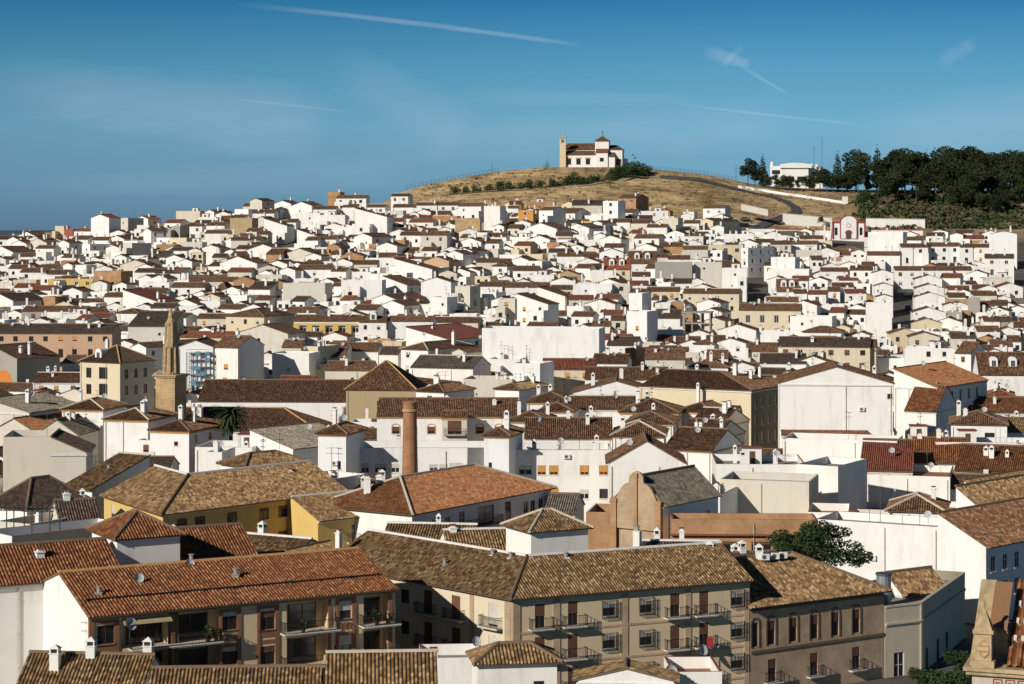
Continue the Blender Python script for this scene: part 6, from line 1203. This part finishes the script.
for x, y, Y, sc_, lab in ((925, 684, 186, .8, 'dark street tree below the grey corner house'), (962, 668, 178, .9, 'dark street tree between the grey corner house and the stone church'), (948, 690, 172, 1.0, 'lowest dark street tree at the bottom edge by the grey corner house')):
    b = at(x, y, Y); t = root('street_tree', (b.x, Y, b.z-7*sc_), sc_*3, lab, 'tree'); c = link('crown', cached('big2', TV['big2']), t); c.scale = (sc_,)*3; m = MB(); m.tube((0, 0, -3), (0, 0, 6), .2, 'trunk', 7, .1); m.build('trunk', t).scale = (sc_,)*3
# palm
Y = 345; b = at(231, 409, Y); t = root('palm_tree', (b.x, Y, -45), 0, 'bushy palm tree standing before the broad brown roof', 'tree'); lm(t, 229, 415, 'palm tree'); zt = b.z+45-1; m = MB(); mi = m.mi('palm')
for k in range(130):
    a = rr.uniform(0, 6.3); up = rr.uniform(-1.0, 1.1); L = rr.uniform(2.6, 4.0); P0 = Vector((0, 0, zt)); pr = P0; d = Vector((cos(a)*cos(up*.8), sin(a)*cos(up*.8), sin(up)))
    for j in range(5):
        nx_ = pr+d*L/5; sd_ = d.cross(Vector((0, 0, 1))).normalized()*(.34*(1-j/6)); m.poly([pr-sd_, pr+Vector((0, 0, .05)), nx_+Vector((0, 0, .05)), nx_-sd_*.85], 'palm'); m.poly([pr+Vector((0, 0, .05)), pr+sd_, nx_+sd_*.85, nx_+Vector((0, 0, .05))], 'palm'); pr = nx_; d = (d+Vector((0, 0, -.26))).normalized()
m.build('crown', t); m = MB(); m.tube((0, 0, -1), (0, 0, zt), .35, 'trunk', 8, .3); m.build('trunk', t)
# ---------------------------------------------------------------- streets, cars, posts
strip('street', [gp(906, 262), gp(903, 300), gp(897, 345)], 8, 'asphalt')
strip('road', [gp(x, y) for x, y in ((660, 178), (700, 181), (736, 190), (765, 196), (785, 202), (795, 208), (797, 213), (780, 219), (755, 229))], 4.5, 'asphalt', .4)
strip('dirt_lot', [gp(x, y) for x, y in ((757, 213), (772, 218), (782, 222))], 16, 'dirtroad', .2)
strip('path', [gp(x, y) for x, y in ((440, 196), (520, 190), (560, 187), (600, 183), (650, 178), (680, 180))], 4, 'gravel', .3)
def m_carbody(c):
    m = MB(); P = [(-2.1, .25), (2.1, .25), (2.15, .75), (1.9, .9), (1.1, .98), (.5, 1.42), (-1.2, 1.45), (-1.9, .98), (-2.15, .85)]
    m.prism([(a, -.85, z) for a, z in P], (0, 1.7, 0), c); return m.mesh('body')
def car(p, rz, c, lab, group):
    t = root('parked_car', p, rz, lab, 'car', group); link('body', cached(('cb', c), lambda: m_carbody(c)), t)
    def gl(): m = MB(); m.prism([(a, -.86, z) for a, z in ((-1.65, 1.0), (.95, 1.0), (.45, 1.36), (-1.15, 1.38))], (0, 1.72, 0), 'glass'); return m.mesh('windows')
    link('windows', cached('cg', gl), t)
    def wh(): m = MB(); m.tube((0, -.1, 0), (0, .1, 0), .33, 'tyre', 12); m.tube((0, -.11, 0), (0, .11, 0), .18, 'metal', 8); return m.mesh('wheel')
    for x in (-1.35, 1.35):
        for y in (-.83, .83): link('wheel', cached('wh', wh), t, (x, y, .33))
a, b = gp(905, 300), gp(899, 345); sa = atan2(b.y-a.y, b.x-a.x)
for x, y, c, lab in ((906, 297, 'carw', 'pale car parked highest in the shaded steep street'), (904, 311, 'carg', 'grey car parked second from the top in the steep street'), (901, 331, 'carb', 'dark blue car parked lowest in the shaded steep street'), (907, 277, 'carw', 'white car at the top end of the steep street')):
    p = gp(x, y); car(p+Vector((1.2, 0, .3)), sa, c, lab, 'cars parked in the steep street')
for x, y, c, lab in ((745, 222, 'carg', 'grey car by the dirt lot on the hill'), (752, 227, 'carw', 'pale car at the lower edge of the dirt lot')): p = gp(x, y); car(p+Vector((0, 0, .4)), .3, c, lab, 'cars by the dirt lot')
def mast(x, yb, yt, Y, lab, name='mast', lamp=False):
    b = at(x, yb, Y); h = (yb-yt)/F*Y; t = root(name, (b.x, Y, b.z), 0, lab, 'lamp post' if lamp else 'mast'); m = MB(); m.tube((0, 0, -6), (0, 0, h), .16, 'wire', 6, .08); m.build('pole', t)
    m = MB()
    if lamp: m.box(-1.1, -.1, -.3, .3, h-.2, h+.3, 'wire'); m.box(.1, 1.1, -.3, .3, h-1.6, h-1.1, 'wire'); m.build('floodlight', t)
    else:
        for k in range(3): m.box(-.5, .5, -.04, .04, h-.8-k*1.3, h-.7-k*1.3, 'wire')
        m.build('antenna', t)
mast(634, 168, 155, 950, 'floodlight post right of the hilltop chapel', 'lamp_post', True); mast(492, 172, 162, 955, 'thin post on the left shoulder of the grassy hill'); mast(822, 180, 136, 985, 'tall thin mast behind the white villa'); mast(814, 180, 146, 990, 'shorter thin mast behind the white villa'); mast(944, 170, 148, 1000, 'thin mast above the right wood, left one of a pair'); mast(950, 170, 150, 1002, 'thin mast above the right wood, right one of a pair'); mast(736, 181, 164, 962, 'thin post at the right end of the grassy crest')

strip('earth_bank', [gp(836, 251), gp(866, 251)], 26, 'bank', .3)
def scatter(name, mat, n, fx, size, seed, hh=.8, k=7):
    rr = random.Random(seed); m = MB(); mi = m.mi(mat)
    for _ in range(n):
        X, Y = fx(rr); z = g(X, Y); s0 = rr.uniform(.5, 1.5)*size
        for q in range(k):
            p = Vector((X+rr.gauss(0, s0*.7), Y+rr.gauss(0, s0*.7), z+rr.uniform(0, s0*hh))); u = Vector((rr.gauss(0, 1), rr.gauss(0, 1), rr.gauss(0, 1))).normalized(); v = u.cross(Vector((rr.gauss(0, 1), rr.gauss(0, 1), rr.gauss(0, 1)))).normalized(); a = s0*rr.uniform(.3, .6)
            i = len(m.v); m.v += [tuple(p-u*a), tuple(p+v*a*.6), tuple(p+u*a), tuple(p-v*a*.6)]; m.f.append((i, i+1, i+2, i+3)); m.m.append(mi); m.uv += [(0, 0)]*4
    return tag(m.build(name), kind='stuff')
def fx1(rr): Y = rr.uniform(868, 940); x = rr.uniform(858, 1060); return (x-512)/F*Y, Y
def fx2(rr): Y = rr.uniform(872, 955); x = rr.uniform(410, 850); return (x-512)/F*Y, Y
scatter('undergrowth', 'leaf', 150, fx1, 1.7, 14, .8, 18); scatter('undergrowth', 'scrub', 620, fx1, 1.4, 4, .8, 16); scatter('dry_grass', 'dry', 900, fx2, .55, 5, .8, 7); scatter('weeds', 'scrub', 260, fx2, .6, 6, .8, 8)

# yellow panels on the white building
yb = [h for h in HOUSES if h['short'] == 'yellow and white building'][0]; W_ = yb['W']; Hy = -(321-HY)/F*yb['Y']-yb['o'].location.z
for i in range(6):
    u = -W_/2+.75+i*3.38
    if u+1.2 < W_/2: m = MB(); m.box(max(-W_/2, u-.75), u+.72, -5.06, -5.004, Hy-7.5, Hy-.5, 'Y'); m.build('painted_panel', yb['o'])
m = MB(); m.box(-W_/2, W_/2, -5.1, -5.061, Hy-.95, Hy-.5, 'Y'); m.build('painted_band', yb['o'])
# pots on the balconies of the red-brown roofed block
def pot(rt, p, s_, lab):
    b = Vector(rt.location)+Vector(p); t = root('potted_plant', b, 0, lab, 'potted plant', 'potted plants on the balconies'); m = MB(); m.tube((0, 0, .02), (0, 0, .35*s_), .14*s_, 'cop', 8, .2*s_); m.build('pot', t)
    link('foliage', cached('potleaf', lambda: leaf_mesh('foliage', [(0, 0, .7, .38, .38, .42)], 90, .13, 'leaf', 2)), t).scale = (s_,)*3
for a_ in POTS: pot(*a_)
# ---------------------------------------------------------------- the mass of houses between the ones built singly
ST_LINES = [((897, 345), (906, 262)), ((718, 345), (748, 272)), ((288, 262), (291, 225)), ((760, 410), (768, 480)), ((1019, 300), (1019, 245))]
SL = [(gp(*a), gp(*b)) for a, b in ST_LINES]
def near_street(x, y, r):
    for a, b in SL:
        d = b-a; L2 = d.x*d.x+d.y*d.y; t = max(0, min(1, ((x-a.x)*d.x+(y-a.y)*d.y)/L2)); qx, qy = a.x+d.x*t, a.y+d.y*t
        if hypot(x-qx, y-qy) < r: return True
    return False
rr = random.Random(11); wm, rm = MB(), MB(); cnt = 0; FT = [h['foot'] for h in HOUSES]+[(-42, 432, 16), (-66, 400, 4)]
def filler(cx, cy, W, D, H, th, rf, wl, rc):
    global cnt
    gz = g(cx, cy); c, s = cos(th), sin(th); T_ = lambda p: (cx+p[0]*c-p[1]*s, cy+p[0]*s+p[1]*c)
    foot = [T_(p) for p in ((-W/2, -D/2), (W/2, -D/2), (W/2, D/2), (-W/2, D/2))]; hs = {}
    z0 = gz-3; zt = gz+H; w2, r2 = MB(), MB(); holes = {}
    if rr.random() < .6: holes[0] = [dict(u=W*(i+.5)/2, z=zt-2.2, w=1.0, h=1.2, dep=.15) for i in range(2)]
    walls(wm, foot, zt, holes, wl, z0)
    if rf == 'x': gable_roof(wm, rm, [foot[0], foot[1]], D, zt, .33*D/2, 'gg', rc, wl, None, False, 'capd')
    elif rf == 'y': gable_roof(wm, rm, [foot[3], foot[0]], W, zt, .33*W/2, 'gg', rc, wl, None, False, 'capd')
    elif rf == 'h': gable_roof(wm, rm, [foot[0], foot[1]], D, zt, .33*min(W, D)/2, 'hh', rc, wl, None, False, 'capd')
    else:
        rm.poly([v3(p, zt-.8) for p in foot], 'floorr'); q = .25; cc = (cx, cy); inn = [(p[0]+(cx-p[0])*.06, p[1]+(cy-p[1])*.06) for p in foot]
        for i in range(4): j = (i+1) % 4; rm.poly([v3(foot[i], zt), v3(foot[j], zt), v3(inn[j], zt), v3(inn[i], zt)], 'copw'); rm.poly([v3(inn[i], zt), v3(inn[j], zt), v3(inn[j], zt-.9), v3(inn[i], zt-.9)], wl)
    if rr.random() < .6: x, y = T_((rr.uniform(-.3, .3)*W, rr.uniform(0, .3)*D)); wm.box(x-.3, x+.3, y-.3, y+.3, zt, zt+2.2, 'X')
    if rr.random() < .55 and cy > 380:
        aw = W*rr.uniform(.35, .6); ax = rr.choice((-1, 1))*(W-aw)/2*.97; ad = rr.uniform(1.5, 3); ah = zt-rr.uniform(1.2, 2.4); q = [T_(p) for p in ((ax-aw/2, -D/2-ad), (ax+aw/2, -D/2-ad), (ax+aw/2, -D/2), (ax-aw/2, -D/2))]
        wm.prism([v3(p, gz-3) for p in q], (0, 0, ah-gz+3), wl)
    cnt += 1
Y = 290.0
while Y < 862:
    half = Y*.30+12; X = -half+rr.uniform(0, 8)
    while X < half:
        xp = 512+F*X/Y; W = rr.uniform(7, 12) if Y < 480 else rr.uniform(3.6, 8.2); D = rr.uniform(7, 9.5) if Y < 480 else rr.uniform(5.2, 7.2)
        lim = interp([(0, 838), (200, 850), (600, 858), (745, 835), (800, 838), (1024, 838)], xp)
        ok = Y < lim and not near_street(X, Y, 8.5) and not any(hypot(X-a, Y-b) < r*.9+W*.36 for a, b, r in FT) and not (826 < xp < 872 and Y > 775) and not (745 < xp < 800 and Y > 815)
        if ok:
            H = 4.2 if Y < 480 else rr.uniform(2.6, 6.6)
            if Y < 345: H = rr.choice((6.5, 8))
            filler(X, Y, W, D, H, R(rr.uniform(-28, 0)), rr.choice('xxyyyffff'), rr.choice(('W',)*12+('K', 'C', 'B')), rr.choice(('rb', 'rb', 'rb', 'rd', 'rr')))
        X += W+rr.uniform(.1, 1.8)
    Y += 11.5 if Y < 480 else 8.6
hs_ = [h for h in HOUSES if h['cat'] == 'house' and not h['lab']]
keep_all = len([h for h in HOUSES if h['cat'] == 'house']); drop = sorted(hs_, key=lambda h: h['W']*(h['st'] if h['y'] < 300 else 4)/h['Y'])[:max(0, keep_all-296)]
from mathutils import Matrix
def absorb(o, mx):
    mx = mx @ Matrix.LocRotScale(o.location, o.rotation_euler, o.scale)
    if o.type == 'MESH':
        tgt = rm if o.name.startswith('roof') else wm; i0 = len(tgt.v); me = o.data; tgt.v += [tuple(mx @ v.co) for v in me.vertices]; mi_ = [tgt.mi(k.name) for k in me.materials]; uvd = me.uv_layers[0].data
        for p in me.polygons: tgt.f.append(tuple(i0+v for v in p.vertices)); tgt.m.append(mi_[p.material_index]); tgt.uv += [tuple(uvd[l].uv) for l in p.loop_indices]
    for c in list(o.children): absorb(c, mx)
    bpy.data.objects.remove(o)
for h in drop: absorb(h['o'], Matrix.Identity(4)); HOUSES.remove(h)
o = wm.build('houses'); tag(o, kind='stuff'); o2 = rm.build('tiled_roofs'); tag(o2, kind='stuff')
print('fillers', cnt, 'houses', len(HOUSES))
# ---------------------------------------------------------------- labels that single each house out
for h in HOUSES:
    if h['short']: LM.append((h['x'], h['y'], h['short']))
WN = {'W': 'white', 'C': 'cream', 'Y': 'yellow', 'O': 'orange', 'P': 'peach', 'G': 'grey', 'K': 'pale', 'T': 'tan', 'B': 'brick', 'V': 'red', 'BT': 'tan brick', 'ST': 'stone', 'N': 'tan', 'M': 'yellow'}
RN = {'r': 'brown', 'R': 'red', 'o': 'orange', 'd': 'dark', 'g': 'mottled', 'x': 'grey', 'u': 'red-brown'}
def desc(h):
    c = WN.get(h['wl'], 'white'); r = RN[h['rc']]
    big = 'tall ' if h['st'] >= 4 and h['Y'] > 400 else ('small ' if h['W'] < 5.5 else ('wide ' if h['W'] > 13 else ''))
    if h['rf'] == 'f': return big+c+' flat-roofed house'
    k = {'x': '%s-roofed house', 'y': 'house with %s gable roof', 'h': 'house with %s hipped roof', 'm': 'house with %s lean-to roof', 's': 'house under %s sloping roof', 'z': 'house under %s sloping roof'}[h['rf']]
    return big+c+' '+k % r
ORD = ['nearest', 'second', 'third', 'fourth', 'fifth', 'sixth', 'seventh', 'eighth']
used = set()
ALL = [h for h in HOUSES]
def sector(h, L):
    dx, dy = h['x']-L[0], (h['y']-L[1])*1.6
    if abs(dx) < 1 and abs(dy) < 1: return None
    return ('right' if dx > 0 else 'left') if abs(dx) > abs(dy) else ('below' if dy > 0 else 'above')
secs = {}
for L in LM:
    for h in ALL:
        s_ = sector(h, L)
        if s_: secs.setdefault((L[2], s_), []).append((hypot(h['x']-L[0], (h['y']-L[1])*1.6), id(h)))
for k in secs: secs[k].sort()
PH = {'left': 'left of', 'right': 'right of', 'above': 'above', 'below': 'below'}
rank = {}
for (L, s_), lst in secs.items():
    for i, (d, hid) in enumerate(lst[:8]): rank.setdefault(hid, []).append((i, d, L, s_))
for h in HOUSES:
    if h['lab']: used.add(h['lab']); continue
    best = sorted(rank.get(id(h), []), key=lambda q: (q[0], q[1]))
    lab = None
    for i, d, L, s_ in best:
        cand = '%s, %s %s the %s' % (desc(h), ORD[i], PH[s_], L)
        if len(cand.split()) <= 16 and cand not in used: lab = cand; break
    if lab is None:
        o_ = min((q for q in HOUSES if q is not h), key=lambda q: hypot(q['x']-h['x'], q['y']-h['y'])); lab = '%s beside a %s' % (desc(h), desc(o_)); 
        L = min(LM, key=lambda q: hypot(q[0]-h['x'], q[1]-h['y'])); lab = '%s, among houses %s the %s' % (desc(h), PH[sector(h, L) or 'above'], L[2])
    used.add(lab); tag(h['o'], lab, h['cat'])
for h in HOUSES:
    if h['cat'] == 'house': h['o']['group'] = 'houses of the hillside town' if h['Y'] > 420 else 'houses of the lower town'
